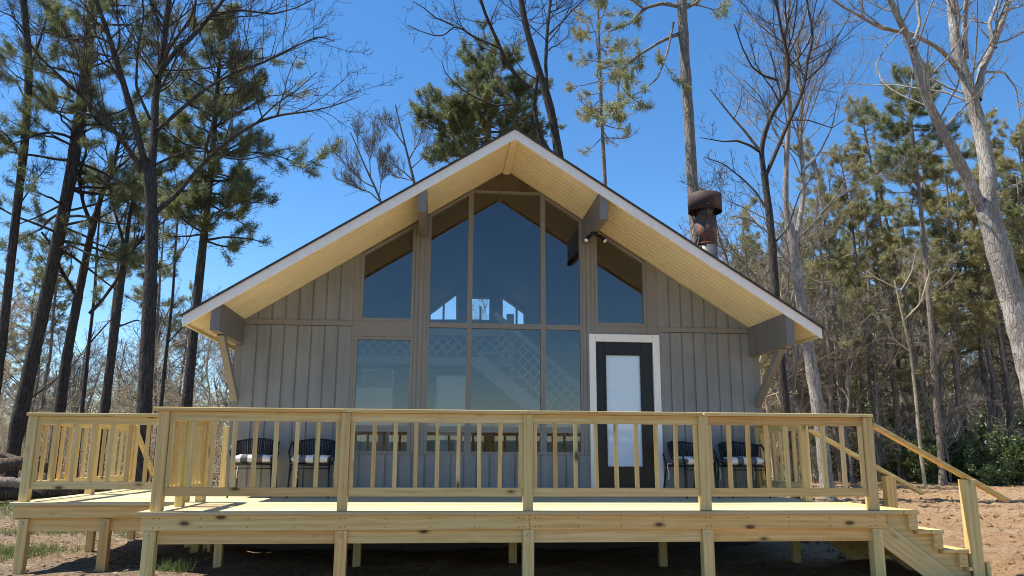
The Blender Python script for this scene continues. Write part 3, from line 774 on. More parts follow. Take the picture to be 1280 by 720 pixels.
for i, (x, y, rz, l1, l2) in enumerate(spots):
    c = ch0 if i == 0 else copy_tree(ch0); u = cu0 if i == 0 else copy_tree(cu0)
    c.location = (x, y, .002); c.rotation_euler.z = rz; c['label'] = l1
    u.location = (x, y, .002+.413+.052); u.rotation_euler.z = rz+(.12 if i == 2 else -.03); u['label'] = l2
    u['category'] = 'cushion'; u['group'] = 'striped cushions on the patio chairs'

# ------------------------------------------------------------------ trees
def tubes(P, R, n=3):
    """P (K,M,3) polylines, R (K,M) radii -> verts, quads"""
    P = np.asarray(P, float); R = np.asarray(R, float); K, Mn, _ = P.shape
    T = np.empty_like(P); T[:, 1:-1] = P[:, 2:]-P[:, :-2]; T[:, 0] = P[:, 1]-P[:, 0]; T[:, -1] = P[:, -1]-P[:, -2]
    T /= np.linalg.norm(T, axis=2, keepdims=True)+1e-9
    mt = T.mean(1); ref = np.where(np.abs(mt[:, 2:3]) > .75, np.array([[1., .13, 0]]), np.array([[.05, .1, 1.]]))[:, None, :]
    A = np.cross(T, np.broadcast_to(ref, T.shape)); A /= np.linalg.norm(A, axis=2, keepdims=True)+1e-9; B = np.cross(T, A)
    ang = np.arange(n)*2*np.pi/n
    V = P[:, :, None, :]+R[:, :, None, None]*(A[:, :, None, :]*np.cos(ang)[None, None, :, None]+B[:, :, None, :]*np.sin(ang)[None, None, :, None])
    base = (np.arange(K)*Mn*n)[:, None, None]; i = (np.arange(Mn-1)*n)[None, :, None]; k = np.arange(n)[None, None, :]; k2 = (k+1) % n
    Q = np.stack(np.broadcast_arrays(base+i+k, base+i+k2, base+i+n+k2, base+i+n+k), -1).reshape(-1, 4)
    return V.reshape(-1, 3), Q
class Geo:
    def __init__(s): s.v = []; s.q = []; s.t = []; s.n = 0
    def add(s, v, q=None, t=None):
        v = np.asarray(v, float).reshape(-1, 3); s.v.append(v)
        if q is not None and len(q): s.q.append(np.asarray(q)+s.n)
        if t is not None and len(t): s.t.append(np.asarray(t)+s.n)
        s.n += len(v)
    def arrays(s):
        return (np.concatenate(s.v) if s.v else np.zeros((0, 3)), np.concatenate(s.q) if s.q else np.zeros((0, 4), int), np.concatenate(s.t) if s.t else np.zeros((0, 3), int))
    def build(s, name, mat, parent=None, smooth=True, org=None):
        v, q, t = s.arrays(); return np_mesh(name, v, q, t, mat, parent, smooth, org)
def resample(P, R, n):
    P = np.asarray(P, float); R = np.asarray(R, float)
    d = np.r_[0, np.cumsum(np.linalg.norm(np.diff(P, axis=0), axis=1))]; s = np.linspace(0, d[-1], n)
    # Catmull-like smoothing: cubic through points by averaging twice
    Q = np.stack([np.interp(s, d, P[:, i]) for i in range(3)], 1)
    for _ in range(2): Q[1:-1] = .25*Q[:-2]+.5*Q[1:-1]+.25*Q[2:]
    return Q, np.interp(s, d, R)
def unit(v): return v/(np.linalg.norm(v, axis=-1, keepdims=True)+1e-9)
def spawn(P, T, L, r0, rng, ang=(35, 65), wig=.18, up=.15, M=5, tip=.3, flat=0.0):
    """children polylines from points P along tangents T; L lengths, r0 radii"""
    K = len(P); rv = rng.normal(size=(K, 3)); rv[:, 2] *= (1-flat)
    side = unit(rv-T*np.sum(rv*T, 1, keepdims=True)); a = np.radians(rng.uniform(*ang, K))[:, None]
    D = np.cos(a)*T+np.sin(a)*side
    pts = [P]; cur = P; step = (L/(M-1))[:, None]
    for _ in range(M-1):
        D = unit(D+rng.normal(0, wig, (K, 3))+np.array([0, 0, up])); cur = cur+D*step; pts.append(cur)
    R = r0[:, None]*np.linspace(1, tip, M)[None, :]
    return np.stack(pts, 1), R
def sample_along(P, R, rng, per_m, t0=.25, t1=1.0, minn=2):
    """random points on a set of polylines -> points, tangents, radii, remaining fraction"""
    K, Mn, _ = P.shape; L = np.linalg.norm(np.diff(P, axis=1), axis=2).sum(1)
    cnt = np.maximum(minn, rng.poisson(L*per_m)); idx = np.repeat(np.arange(K), cnt); t = rng.uniform(t0, t1, len(idx))
    s = t*(Mn-1); i = np.minimum(s.astype(int), Mn-2); f = (s-i)[:, None]
    pos = P[idx, i]*(1-f)+P[idx, i+1]*f; tan = unit(P[idx, i+1]-P[idx, i]); rad = R[idx, i]*(1-f[:, 0])+R[idx, i+1]*f[:, 0]
    return pos, tan, rad, 1-t, L[idx]
def twigs(wood_, limbs, rng, scale=1.0, dens=1.0, levels=3, up=.12, minr=.0055, ang=(28, 70)):
    """grow side branches, twigs and twiglets from a list of (P,R) limbs; thick go to wood_.v, fine ones are returned"""
    fine = Geo(); tips = []
    P = np.stack([resample(p, r, 16)[0] for p, r in limbs]); R = np.stack([resample(p, r, 16)[1] for p, r in limbs])
    for lv in range(levels):
        per = (4.0, 5.6, 6.4)[lv]*dens/scale**.5; 
        pos, tan, rad, rem, L = sample_along(P, R, rng, per, (.28, .18, .12)[lv])
        ln = (.30+.55*rem)*L*rng.uniform(.5, 1.25, len(L))*(.72, .68, .6)[lv]
        ln = np.clip(ln, (.5, .25, .14)[lv]*scale, (3.8, 1.7, .8)[lv]*scale)
        r0 = np.clip(rad*rng.uniform(.3, .6, len(L)), minr, (.026, .011, .007)[lv]*scale)
        P, R = spawn(pos, tan, ln, r0, rng, ang, (.16, .18, .2)[lv], up, (6, 5, 4)[lv], .4)
        R = np.maximum(R, minr*.6)
        V, Q = tubes(P, R, 4 if lv == 0 else 3)
        (wood_ if lv == 0 else fine).add(V, Q); tips.append(P[:, -1])
    return fine, tips
def needles(C, Dr, rng, n=26, L=.26, w=.012, spread=1.0):
    """tufts of pine needles at centres C with directions Dr"""
    K = len(C); d = unit(Dr[:, None, :]*(1.0-.35*spread)+rng.normal(0, .62*spread, (K, n, 3)))
    ln = L*rng.uniform(.6, 1.1, (K, n, 1)); base = C[:, None, :]+rng.normal(0, .05, (K, n, 3))-Dr[:, None, :]*rng.uniform(0, .22, (K, n, 1))
    tipp = base+d*ln; tipp[..., 2] -= .06*ln[..., 0]
    s = unit(np.cross(d, rng.normal(size=(K, n, 3))))*w
    V = np.stack([base-s, base+s, tipp], 2).reshape(-1, 3); T = np.arange(len(V)).reshape(-1, 3)
    return V, T
def leaves(C, rng, n, rad, size):
    K = len(C); c = C[:, None, :]+rng.normal(0, rad, (K, n, 3)); d = unit(rng.normal(size=(K, n, 3))+np.array([0, 0, -.2])); s = unit(np.cross(d, rng.normal(size=(K, n, 3))))
    sz = size*rng.uniform(.6, 1.2, (K, n, 1)); a = c-d*sz*.5; b = c+d*sz*.5; m1 = c+s*sz*.28; m2 = c-s*sz*.28
    V = np.stack([a, m1, b, m2], 2).reshape(-1, 3); return V, np.arange(len(V)).reshape(-1, 4)

WS = 1.0
def px_limb(pts, Y, dY=0.0, w=(10, 4), Y0=None):
    w = (max(1.0, w[0]*WS), max(.9, w[1]*WS))
    """limb surveyed along photo points; it leans dY metres deeper towards its tip"""
    n = len(pts); P = np.array([at(x, y, Y+dY*(i/(n-1))) for i, (x, y) in enumerate(pts)])
    R = np.array([span(w[0]+(w[1]-w[0])*i/(n-1), p)/2 for i, p in enumerate(P)]); return P, R
def knobby(P, R, rng, n=40, amp=.06):
    Q, r = resample(P, R, n); return Q, r*(1+rng.normal(0, amp, n))
def limb_mesh(geo, limbs, rng, n=9):
    for P, R in limbs:
        m = 36 if len(P) > 3 or R[0] > .1 else 18
        Q, r = knobby(P, R, rng, m, .045 if R[0] > .08 else .03); V, q = tubes(Q[None], r[None], n if R[0] > .1 else 6); geo.add(V, q)
def ground_base(P, R, flare=1.5):
    """carry a trunk that starts behind something down to the ground"""
    p = P[0]; d = unit(P[1]-P[0]); gz = float(ground_h(p[0], p[1]))-.15
    if p[2] <= gz+.1: return P, R
    t = (p[2]-gz); b = np.array([p[0]-d[0]*t*.6, p[1], gz]); m = b*.75+p*.25
    return np.vstack([b, m, P]), np.r_[R[0]*flare, R[0]*1.12, R]
def tree(name, label, mat, trunk, limbs, rng, dens=1.0, scale=1.0, levels=3, group=None, twig_mat=None, up=.12, foliage=None, minr=.0055, ang=(28, 68)):
    trunk = ground_base(*trunk); allb = [trunk]+limbs
    base = trunk[0][0]; r = thing(name, tuple(base), label, 'tree', group)
    wd = Geo(); limb_mesh(wd, allb, rng, 11)
    top = (trunk[0][len(trunk[0])//2:], trunk[1][len(trunk[1])//2:])
    fine, tips = twigs(wd, limbs if limbs else [top], rng, scale, dens, levels, up, minr, ang)
    wd.build('trunk', mat, r)
    if foliage:
        C = np.concatenate(tips[1:]); C = C[rng.random(len(C)) < foliage[1]]; V, Q = leaves(C, rng, foliage[2], .10, foliage[3])
        ff = fine.build('crown', twig_mat or mat, r); g2 = Geo(); g2.add(V, Q); g2.build('leaf_sprays', foliage[0], r, False)
    else: fine.build('crown', twig_mat or mat, r)
    return r
def pine_crown(wd, trunkP, trunkR, rng, z0, z1, prof, nb, tuft_per_m=5.0, n=24, L=.26, w=.012, keep=1.0, droop=.05):
    """whorled branches between heights z0 and z1 along the trunk; prof(t) = branch length at fraction t of the crown"""
    Q, r = resample(trunkP, trunkR, 80); fol = Geo(); BP = []; BR = []
    for k in range(nb):
        t = (k+rng.random())/nb; z = z0+(z1-z0)*t; i = int(np.argmin(np.abs(Q[:, 2]-z))); p = Q[i]
        ln = prof(t)*rng.uniform(.55, 1.15); az = rng.uniform(0, 2*np.pi)
        e = rng.uniform(-.15, .35)+.75*t**2; d = np.array([math.cos(az)*math.cos(e), math.sin(az)*math.cos(e), math.sin(e)])
        pts = [p]; cur = p.copy()
        for j in range(7):
            d = unit(d+rng.normal(0, .13, 3)+np.array([0, 0, -droop if j < 3 else .10])); cur = cur+d*ln/7; pts.append(cur)
        BP.append(pts); BR.append(np.linspace(min(r[i]*.45, .018+.011*ln), .008, 8))
    BP = np.array(BP); BR = np.array(BR); V, q = tubes(BP, BR, 4); wd.add(V, q)
    pos, tan, rad, rem, Lb = sample_along(BP, BR, rng, 3.4, .3, 1.0, 3)
    ln = np.clip((.2+.5*rem)*Lb*rng.uniform(.5, 1.1, len(Lb)), .2, 1.3)
    SP, SR = spawn(pos, tan, ln, np.full(len(ln), .010), rng, (25, 65), .15, .14, 5, .5, .4)
    V, q = tubes(SP, SR, 3); wd.add(V, q)
    c1, t1, *_ = sample_along(SP, SR, rng, tuft_per_m, .35, 1.0, 2)
    ends = np.concatenate([SP[:, -1], BP[:, -1]]); et = np.concatenate([unit(SP[:, -1]-SP[:, -2]), unit(BP[:, -1]-BP[:, -2])])
    C = np.concatenate([c1, ends]); Dd = np.concatenate([t1, et]); m = rng.random(len(C)) < keep
    C = C[m]; Dd = unit(Dd[m]+np.array([0, 0, .35])); V, T = needles(C, Dd, rng, n, L, w); fol.add(V, None, T)
    return fol
def pine(name, label, mat, trunk, rng, zc, prof, nb, leaf=needle_m, extra=(), group=None, **kw):
    trunk = ground_base(*trunk); base = trunk[0][0]; r = thing(name, tuple(base), label, 'tree', group); wd = Geo()
    limb_mesh(wd, [trunk]+list(extra), rng, 11)
    fol = pine_crown(wd, trunk[0], trunk[1], rng, zc[0], zc[1], prof, nb, **kw)
    for P, R in extra:                                         # surveyed limbs carry tufts too
        Pr, Rr = resample(P, R, 12); pos, tan, rad, rem, Lb = sample_along(Pr[None], Rr[None], rng, 3.2, .35, 1.0, 4)
        SP, SR = spawn(pos, tan, rng.uniform(.4, 1.4, len(pos)), np.full(len(pos), .012), rng, (25, 60), .15, .12, 5, .5, .4); V, q = tubes(SP, SR, 3); wd.add(V, q)
        c1, t1, *_ = sample_along(SP, SR, rng, 5.5, .3, 1.0, 3); V, T = needles(c1, unit(t1+np.array([0, 0, .3])), rng, kw.get('n', 24), kw.get('L', .26), kw.get('w', .012)); fol.add(V, None, T)
    wd.build('trunk', mat, r); fol.build('crown', leaf, r, False); return r
def rs(k): return np.random.default_rng(k)
def zat(py, Y, px=640): return float(at(px, py, Y)[2])

# --- trees on the left
WS = .66
Yt = 7.0
tree('oak_tree', 'big dark oak whose forked trunk rises behind the left wing of the deck', bark_dark,
     px_limb([(180, 520), (184, 440), (188, 360), (190, 300), (189, 255), (188, 215)], Yt, 0, (28, 21)),
     [px_limb([(188, 218), (193, 170), (194, 120), (204, 60), (212, -10), (216, -60)], Yt, .6, (17, 8)),
      px_limb([(186, 224), (165, 140), (150, 90), (138, 50), (120, 0), (108, -50)], Yt, -.8, (14, 7)),
      px_limb([(180, 214), (160, 186), (145, 165), (112, 130), (80, 100), (50, 72), (20, 30)], Yt, -1.8, (10, 3)),
      px_limb([(196, 264), (220, 245), (238, 222), (262, 196), (290, 172), (322, 152), (352, 143), (382, 140), (412, 134), (446, 122)], Yt, -1.6, (10, 1.5)),
      px_limb([(197, 162), (225, 138), (255, 112), (290, 92), (330, 78), (365, 60), (400, 44), (418, 52)], Yt, 1.5, (8, 1.5)),
      px_limb([(196, 96), (214, 70), (240, 46), (265, 18), (290, -15), (310, -50)], Yt, 1.2, (11, 5)),
      px_limb([(200, 88), (212, 60), (240, 20), (250, -20)], Yt, -1.2, (7, 3)),
      px_limb([(265, 20), (300, 12), (340, 18), (370, 10), (400, -5)], Yt+1.2, .4, (5, 1.5)),
      px_limb([(194, 206), (215, 196), (236, 188), (262, 190), (290, 184)], Yt, 1.0, (6, 1.5)),
      px_limb([(188, 150), (170, 110), (172, 60), (180, 20), (176, -20)], Yt-.4, -1, (6, 2.5)),
      px_limb([(140, 55), (120, 45), (90, 50), (60, 40), (30, 46)], Yt-.6, -.8, (5, 1.5)),
      px_limb([(322, 152), (345, 130), (372, 112), (396, 90)], Yt-1.1, .5, (3.5, 1.2))], rs(1), dens=.8)
pine('pine_tree', 'leaning brown pine trunk crossing the far left of the woods beside the log pile', bark_dark,
     px_limb([(14, 580), (24, 520), (38, 460), (62, 350), (88, 225), (106, 100), (116, 10), (126, -90)], 14.0, 0, (28, 17)), rs(2),
     (zat(330, 14), zat(-70, 14)), lambda t: 3.6*(1-.4*t), 72, keep=1, tuft_per_m=8, n=26, w=.0095, L=.17, leaf=needle_m)
tree('bare_tree', 'slim dark tree at the far left edge with fine bare twigs', bark_dark,
     px_limb([(-6, 500), (8, 380), (20, 270), (32, 170), (37, 80), (30, 10), (24, -60)], 13.0, 0, (17, 11)),
     [px_limb([(27, 200), (10, 170), (-20, 150)], 13, -1, (4, 1.5)), px_limb([(34, 130), (20, 100), (-5, 80), (-30, 75)], 13, .5, (4, 1.5)),
      px_limb([(36, 90), (50, 50), (62, 10), (70, -40)], 13, 1, (5, 2)), px_limb([(33, 40), (15, 20), (-10, 10)], 13, -1, (4, 1.5)), px_limb([(22, 260), (45, 225), (62, 205)], 13, 1, (3, 1.2))], rs(3), dens=1.5, foliage=(bud_m, .25, 2, .05))
tree('bare_tree', 'dark crooked tree forking low between the leaning pine and the oak', bark_dark,
     px_limb([(74, 520), (82, 455), (92, 400), (103, 345), (112, 300), (120, 268)], 15.0, 0, (20, 12)),
     [px_limb([(97, 372), (84, 350), (72, 330), (66, 308), (52, 290)], 15, -.6, (8, 4)), px_limb([(112, 392), (128, 375), (146, 350), (160, 318), (178, 296), (200, 284)], 15, .8, (7, 3)),
      px_limb([(120, 268), (128, 240), (140, 215), (148, 180), (160, 150)], 15, .5, (11, 4)), px_limb([(116, 285), (104, 255), (98, 220), (108, 190), (104, 160)], 15, -.7, (8, 3)),
      px_limb([(140, 215), (160, 200), (176, 170), (190, 150)], 15.2, .6, (5, 2))], rs(4), dens=1.0)
tree('bare_tree', 'straight mossy trunk just left of the oak, dark against the sky', bark_dark,
     px_limb([(130, 520), (138, 455), (146, 395), (152, 350), (157, 310)], 13.5, 0, (18, 11)),
     [px_limb([(157, 310), (162, 270), (172, 235), (178, 190)], 13.5, .5, (9, 4)), px_limb([(154, 340), (168, 310), (190, 288), (214, 270)], 13.5, -.5, (6, 2)), px_limb([(144, 410), (170, 400), (178, 402)], 13.5, .5, (4, 1.5)),
      px_limb([(157, 312), (148, 280), (140, 255), (136, 225)], 13.5, -.5, (6, 2))], rs(5), dens=1.0)
pine('pine_tree', 'tall bushy pine behind the left eave of the roof with spreading dark crown', bark_dark,
     px_limb([(232, 520), (240, 440), (250, 340), (260, 250), (266, 190), (271, 120), (275, 70), (277, 38)], 10.0, 0, (20, 4)), rs(6),
     (zat(315, 10), zat(36, 10)), lambda t: 2.7*(1-t*.72)*(0.62+.5*t if t < .5 else 1), 96, keep=1, tuft_per_m=9, n=28, w=.0095, L=.17,
     extra=[px_limb([(263, 205), (285, 192), (320, 190), (352, 196), (380, 208), (398, 200)], 10, -.8, (4, 1)), px_limb([(258, 230), (225, 190), (205, 165)], 10, .6, (4, 1)), px_limb([(268, 160), (300, 140), (335, 120), (362, 118)], 10, .8, (4, 1)),
            px_limb([(270, 120), (240, 100), (215, 90)], 10, -.8, (4, 1)), px_limb([(255, 290), (285, 262), (315, 240)], 10, .8, (3, 1)), px_limb([(272, 100), (300, 75), (330, 72)], 10, .3, (3, 1))])
for k, (px, lab) in enumerate(((206, 'thin dark pole of a tree showing between the oak and the bushy pine'), (108, 'thin straight sapling between two dark trunks left of the oak'))):
    tree('bare_tree', lab, bark_dark, px_limb([(px-6, 520), (px+2, 440), (px+10, 370), (px+14, 300)], 17, 0, (8, 4)),
         [px_limb([(px+12, 330), (px+30, 300), (px+40, 270)], 17, .6, (3, 1)), px_limb([(px+14, 300), (px+18, 250), (px+12, 210)], 17, 0, (4, 1.5)), px_limb([(px+3, 430), (px+30, 400), (px+48, 385)], 17, 0, (3, 1))], rs(20+k), dens=1)
# --- behind the ridge
WS = .62
tree('bare_tree', 'small bare tree rising over the left roof slope, farther from the ridge', bark_grey,
     px_limb([(486, 300), (478, 255), (468, 232), (456, 208), (448, 188), (438, 165)], 22, 0, (6, 2)),
     [px_limb([(478, 255), (462, 240), (440, 232), (420, 222)], 22, -.5, (3, 1)), px_limb([(463, 222), (462, 200), (468, 180), (472, 158)], 22, .5, (3, 1)), px_limb([(470, 235), (455, 228), (432, 205), (418, 190)], 22, .5, (3, 1)), px_limb([(448, 190), (446, 170), (448, 152)], 22, .3, (2, 1)), px_limb([(474, 245), (478, 215), (480, 195)], 22, .3, (2, 1))], rs(30), dens=2.3, minr=.0042, twig_mat=bark_grey, ang=(18, 42), up=.2)
tree('bare_tree', 'bare tree over the left roof slope beside the flat-topped pine', bark_grey,
     px_limb([(526, 280), (519, 232), (512, 205), (506, 180), (500, 155), (494, 132)], 22, 0, (7, 2)),
     [px_limb([(519, 228), (505, 215), (490, 205), (478, 196)], 22, -.5, (3, 1)), px_limb([(511, 200), (522, 180), (528, 160)], 22, .5, (3, 1)), px_limb([(506, 182), (490, 160), (476, 148)], 22, .5, (3, 1)), px_limb([(518, 226), (500, 222), (486, 218)], 22, .8, (2.5, 1)), px_limb([(515, 210), (530, 196), (540, 180)], 22, .3, (2, 1))], rs(31), dens=2.3, minr=.0042, twig_mat=bark_grey, ang=(18, 42), up=.2)
WS = .8
pine('pine_tree', 'flat-topped green pine crown just left of the roof ridge', bark_pine,
     px_limb([(618, 330), (615, 240), (610, 190), (612, 140), (614, 92)], 19, 0, (12, 3)), rs(32),
     (zat(205, 19), zat(88, 19)), lambda t: 2.9*(1-max(0, t-.45)*.75), 84, keep=1, tuft_per_m=9, n=26, w=.012, L=.17,
     extra=[px_limb([(612, 190), (585, 195), (560, 170), (535, 155), (518, 142)], 19, -.8, (4, 1)), px_limb([(612, 200), (575, 180), (545, 150), (528, 150)], 19, .8, (4, 1)), px_limb([(613, 150), (640, 130), (668, 128)], 19, .6, (4, 1)), px_limb([(612, 165), (645, 165), (680, 172)], 19, -.6, (4, 1))])
Yt = 13.0; WS = .62
tree('forked_tree', 'tall dark twisted tree with two stems rising just right of the roof ridge', bark_dark,
     px_limb([(712, 300), (704, 225), (697, 187), (690, 140), (680, 107), (672, 85), (664, 58), (655, 25), (648, -20), (645, -60)], Yt, 0, (21, 10)),
     [px_limb([(700, 210), (678, 177), (670, 150), (668, 128), (672, 95)], Yt-.4, -.3, (11, 8)),
      px_limb([(684, 118), (682, 80), (684, 40), (688, 0), (690, -50)], Yt, .9, (8, 5)),
      px_limb([(662, 110), (648, 98), (633, 78), (622, 52), (606, 16), (598, -10), (590, -50)], Yt, -1, (9, 5)),
      px_limb([(625, 60), (606, 52), (590, 45), (578, 36), (567, 33), (556, 44), (544, 45), (528, 40), (509, 31)], Yt-.7, -.6, (5, 1.5)),
      px_limb([(567, 32), (554, 26), (544, 22), (530, 10), (517, 2)], Yt-1, .3, (4, 1.5)),
      px_limb([(662, 60), (652, 20), (650, -20)], Yt, 1, (5, 3)), px_limb([(684, 45), (702, 28), (718, 10), (740, -10)], Yt+.6, .6, (4, 1.5)), px_limb([(670, 140), (650, 150), (642, 165)], Yt, .6, (3, 1.5)),
      px_limb([(640, 130), (620, 132), (598, 124), (579, 113), (567, 103), (556, 90), (552, 76)], Yt-.8, -.5, (4, 1.5)), px_limb([(672, 100), (655, 90), (640, 70), (646, 40)], Yt-.8, -.5, (3, 1.3))], rs(33), dens=.8)
WS = .8
pine('pine_tree', 'slim pine with sparse yellow-green needles right of the ridge', bark_pine,
     px_limb([(760, 290), (756, 225), (752, 140), (749, 70), (747, 0), (746, -50)], 20, 0, (7, 3)), rs(34),
     (zat(170, 20), zat(-40, 20)), lambda t: 2.1*(.7+.3*t), 44, leaf=needle_y, keep=.7, n=22, tuft_per_m=7, w=.012, L=.18)
pine('pine_tree', 'massive grey-barked pine trunk standing behind the chimney', bark_lpine,
     px_limb([(872, 330), (866, 240), (862, 160), (857, 90), (853, 20), (851, -60)], 11.0, 0, (19, 14)), rs(35),
     (zat(-10, 11), zat(-60, 11)), lambda t: 2.2, 5, keep=.8,
     extra=[px_limb([(850, 42), (838, 46), (822, 54), (800, 68), (784, 78), (775, 95), (772, 112), (777, 134), (764, 156)], 11, -.8, (6, 1.5)),
            px_limb([(849, 8), (828, 4), (806, 10), (786, 30), (760, 40)], 11, .8, (7, 2)), px_limb([(842, 28), (834, 66), (822, 98), (800, 115), (786, 122)], 11.0, -1.2, (4, 1.3)), px_limb([(850, 14), (870, 4), (885, -15)], 11, .5, (6, 3)),
            px_limb([(806, 12), (790, 0), (770, -6), (740, 4)], 11.3, .8, (4, 1.5))])
# --- right of the cabin
Yt = 8.0; WS = .66
tree('bare_tree', 'dark many-limbed bare tree just right of the chimney', bark_dark,
     px_limb([(990, 580), (983, 520), (976, 450), (970, 380), (966, 310), (961, 262), (955, 215)], Yt, 0, (18, 13)),
     [px_limb([(955, 216), (951, 191), (956, 165), (966, 140), (984, 115), (986, 90), (984, 65), (976, 35), (970, 0), (966, -40)], Yt, -.5, (10, 4)),
      px_limb([(958, 218), (970, 190), (986, 152), (998, 128), (1006, 106), (1009, 76), (1017, 46), (1010, 10), (1004, -30)], Yt, .6, (8, 3)),
      px_limb([(950, 190), (938, 182), (922, 176), (904, 177), (875, 172)], Yt, -1, (6, 1.5)), px_limb([(948, 186), (932, 165), (916, 147), (902, 130), (888, 112)], Yt, .8, (6, 2)),
      px_limb([(972, 100), (955, 95), (940, 84), (928, 60), (918, 30)], Yt-.3, -.8, (5, 2)), px_limb([(985, 70), (1000, 40), (1012, 0)], Yt-.3, .6, (4, 1.5)), px_limb([(962, 268), (945, 240), (930, 225), (905, 205), (880, 196)], Yt, .5, (5, 1.5)),
      px_limb([(1008, 100), (1030, 80), (1045, 50), (1062, 20)], Yt+.4, .5, (4, 1.5)), px_limb([(986, 150), (1010, 150), (1040, 160), (1055, 150)], Yt+.3, .5, (3, 1)), px_limb([(967, 305), (985, 285), (1000, 240), (1020, 215)], Yt, .8, (4, 1.5))], rs(40), dens=.6, twig_mat=bark_dark)
Yt = 11.0; WS = .76
tree('bare_tree', 'pale-barked tree with two slender stems beside the right eave', bark_pale,
     px_limb([(1032, 590), (1024, 520), (1012, 446), (1002, 380), (993, 315), (986, 280)], Yt, 0, (22, 14)),
     [px_limb([(986, 284), (982, 262), (982, 225), (984, 180), (988, 130), (980, 80), (984, 30), (990, -20)], Yt, -.4, (11, 4)), px_limb([(992, 310), (998, 285), (1004, 250), (1004, 213), (1000, 165), (1003, 125), (996, 80), (998, 40)], Yt, .6, (10, 4)),
      px_limb([(984, 190), (966, 160), (950, 120), (930, 100)], Yt, .8, (4, 1.3)), px_limb([(1003, 215), (1025, 190), (1040, 160), (1048, 120)], Yt, -.6, (4, 1.3)), px_limb([(998, 340), (978, 318), (960, 290), (940, 275), (915, 270)], Yt, .5, (6, 2)), px_limb([(996, 90), (1020, 60), (1030, 20)], Yt, .5, (4, 1.3))], rs(41), dens=.75, twig_mat=bark_pale)
Yt = 4.5; WS = .76
tree('forked_tree', 'huge pale forked tree leaning in front of the woods at the far right', bark_pale,
     px_limb([(1330, 700), (1308, 560), (1290, 470), (1270, 390), (1252, 325), (1240, 285), (1233, 255)], Yt, 0, (44, 33)),
     [px_limb([(1234, 262), (1236, 222), (1230, 185), (1224, 155), (1207, 98), (1196, 65), (1191, 27), (1188, -10), (1185, -60)], Yt, .4, (27, 11)),
      px_limb([(1224, 255), (1204, 212), (1190, 185), (1175, 158), (1160, 128), (1151, 100), (1138, 53), (1124, 25), (1110, -5), (1098, -50)], Yt, -.9, (19, 8)),
      px_limb([(1222, 125), (1227, 86), (1240, 58), (1254, 20), (1264, -8), (1276, -50)], Yt+.2, .9, (14, 9)), px_limb([(1196, 85), (1186, 72), (1170, 58), (1140, 42), (1115, 38), (1091, 30), (1070, 17), (1052, 8), (1034, -6)], Yt+.2, -1.4, (9, 3)),
      px_limb([(1208, 74), (1205, 40), (1208, 0), (1212, -40)], Yt+.3, -.6, (9, 6)), px_limb([(1244, 60), (1236, 30), (1246, 5), (1250, -30)], Yt+.5, .4, (7, 4)),
      px_limb([(1140, 60), (1150, 30), (1146, 0), (1140, -40)], Yt-.7, .4, (6, 3)), px_limb([(1237, 240), (1260, 235), (1285, 225)], Yt, .4, (3, 1.2)), px_limb([(1232, 90), (1255, 90), (1270, 110), (1276, 150)], Yt+.4, .4, (4, 1.3)), px_limb([(1130, 35), (1110, 55), (1095, 80), (1096, 95)], Yt-.8, -.3, (3, 1.2))], rs(42), dens=.45, twig_mat=bark_pale)
pine('pine_tree', 'slender pine with a rounded tufted crown against the sky on the right', bark_pine,
     px_limb([(1176, 570), (1170, 500), (1166, 430), (1160, 366), (1156, 316), (1150, 249), (1143, 190), (1138, 147), (1134, 105)], 21, 0, (11, 4)), rs(43),
     (zat(245, 21, 1140), zat(98, 21, 1140)), lambda t: 2.3*(1-t*.35), 66, keep=1, w=.0115, tuft_per_m=9, n=26, L=.17, extra=[px_limb([(1140, 165), (1120, 155), (1105, 152), (1090, 148)], 21, .6, (3, 1)), px_limb([(1142, 180), (1165, 165), (1185, 158)], 21, -.6, (3, 1))])
tree('dead_sapling', 'thin pale dead sapling with broken branches at the clearing edge', bark_tan,
     px_limb([(1157, 612), (1150, 560), (1145, 500), (1138, 440), (1128, 395), (1118, 350)], 20, 0, (6, 2.5)),
     [px_limb([(1130, 400), (1150, 380), (1162, 340), (1150, 310)], 20, .5, (2.5, 1)), px_limb([(1138, 440), (1118, 425), (1105, 395)], 20, -.5, (2.5, 1)), px_limb([(1120, 360), (1100, 350), (1085, 340)], 20, .5, (2, 1)), px_limb([(1122, 370), (1140, 340), (1144, 315)], 20, 0, (2, 1))], rs(44), dens=.8, twig_mat=bark_tan)

# --- prototypes for the woods, copied with shared meshes
def proto_pine(k, h, crown0, rad, keep, leaf):
    rng = rs(100+k); n = 9; zz = np.linspace(0, h, n); P = np.stack([np.cumsum(rng.normal(0, .10, n)), np.cumsum(rng.normal(0, .10, n)), zz], 1); R = np.linspace(.135, .035, n)*rng.uniform(.75, 1.2); R[0] *= 1.2
    wd = Geo(); limb_mesh(wd, [(P, R)], rng, 8)
    for _ in range(9):                                        # dead stubs below the crown
        z = rng.uniform(h*min(.2, crown0*.5), h*crown0); i = int(z/h*(n-1)); a = rng.uniform(0, 6.28); p = P[i]+(P[i+1]-P[i])*(z/h*(n-1)-i); e = p+np.array([math.cos(a), math.sin(a), rng.uniform(-.2, .3)])*rng.uniform(.5, 1.6)
        V, q = tubes(np.array([[p, (p+e)/2+rng.normal(0, .06, 3), e]]), np.array([[.022, .015, .007]]), 4); wd.add(V, q)
    fol = pine_crown(wd, P, R, rng, h*crown0, h, lambda t: rad*(1-t*.6)*(0.6+.8*min(t, .5)), 38, keep=min(1, keep*1.4), n=17, tuft_per_m=7.5, w=.012, L=.2)
    return wd.build('trunk', bark_pine, None, org=(0, 0, 0)), fol.build('crown', leaf, None, False, org=(0, 0, 0))
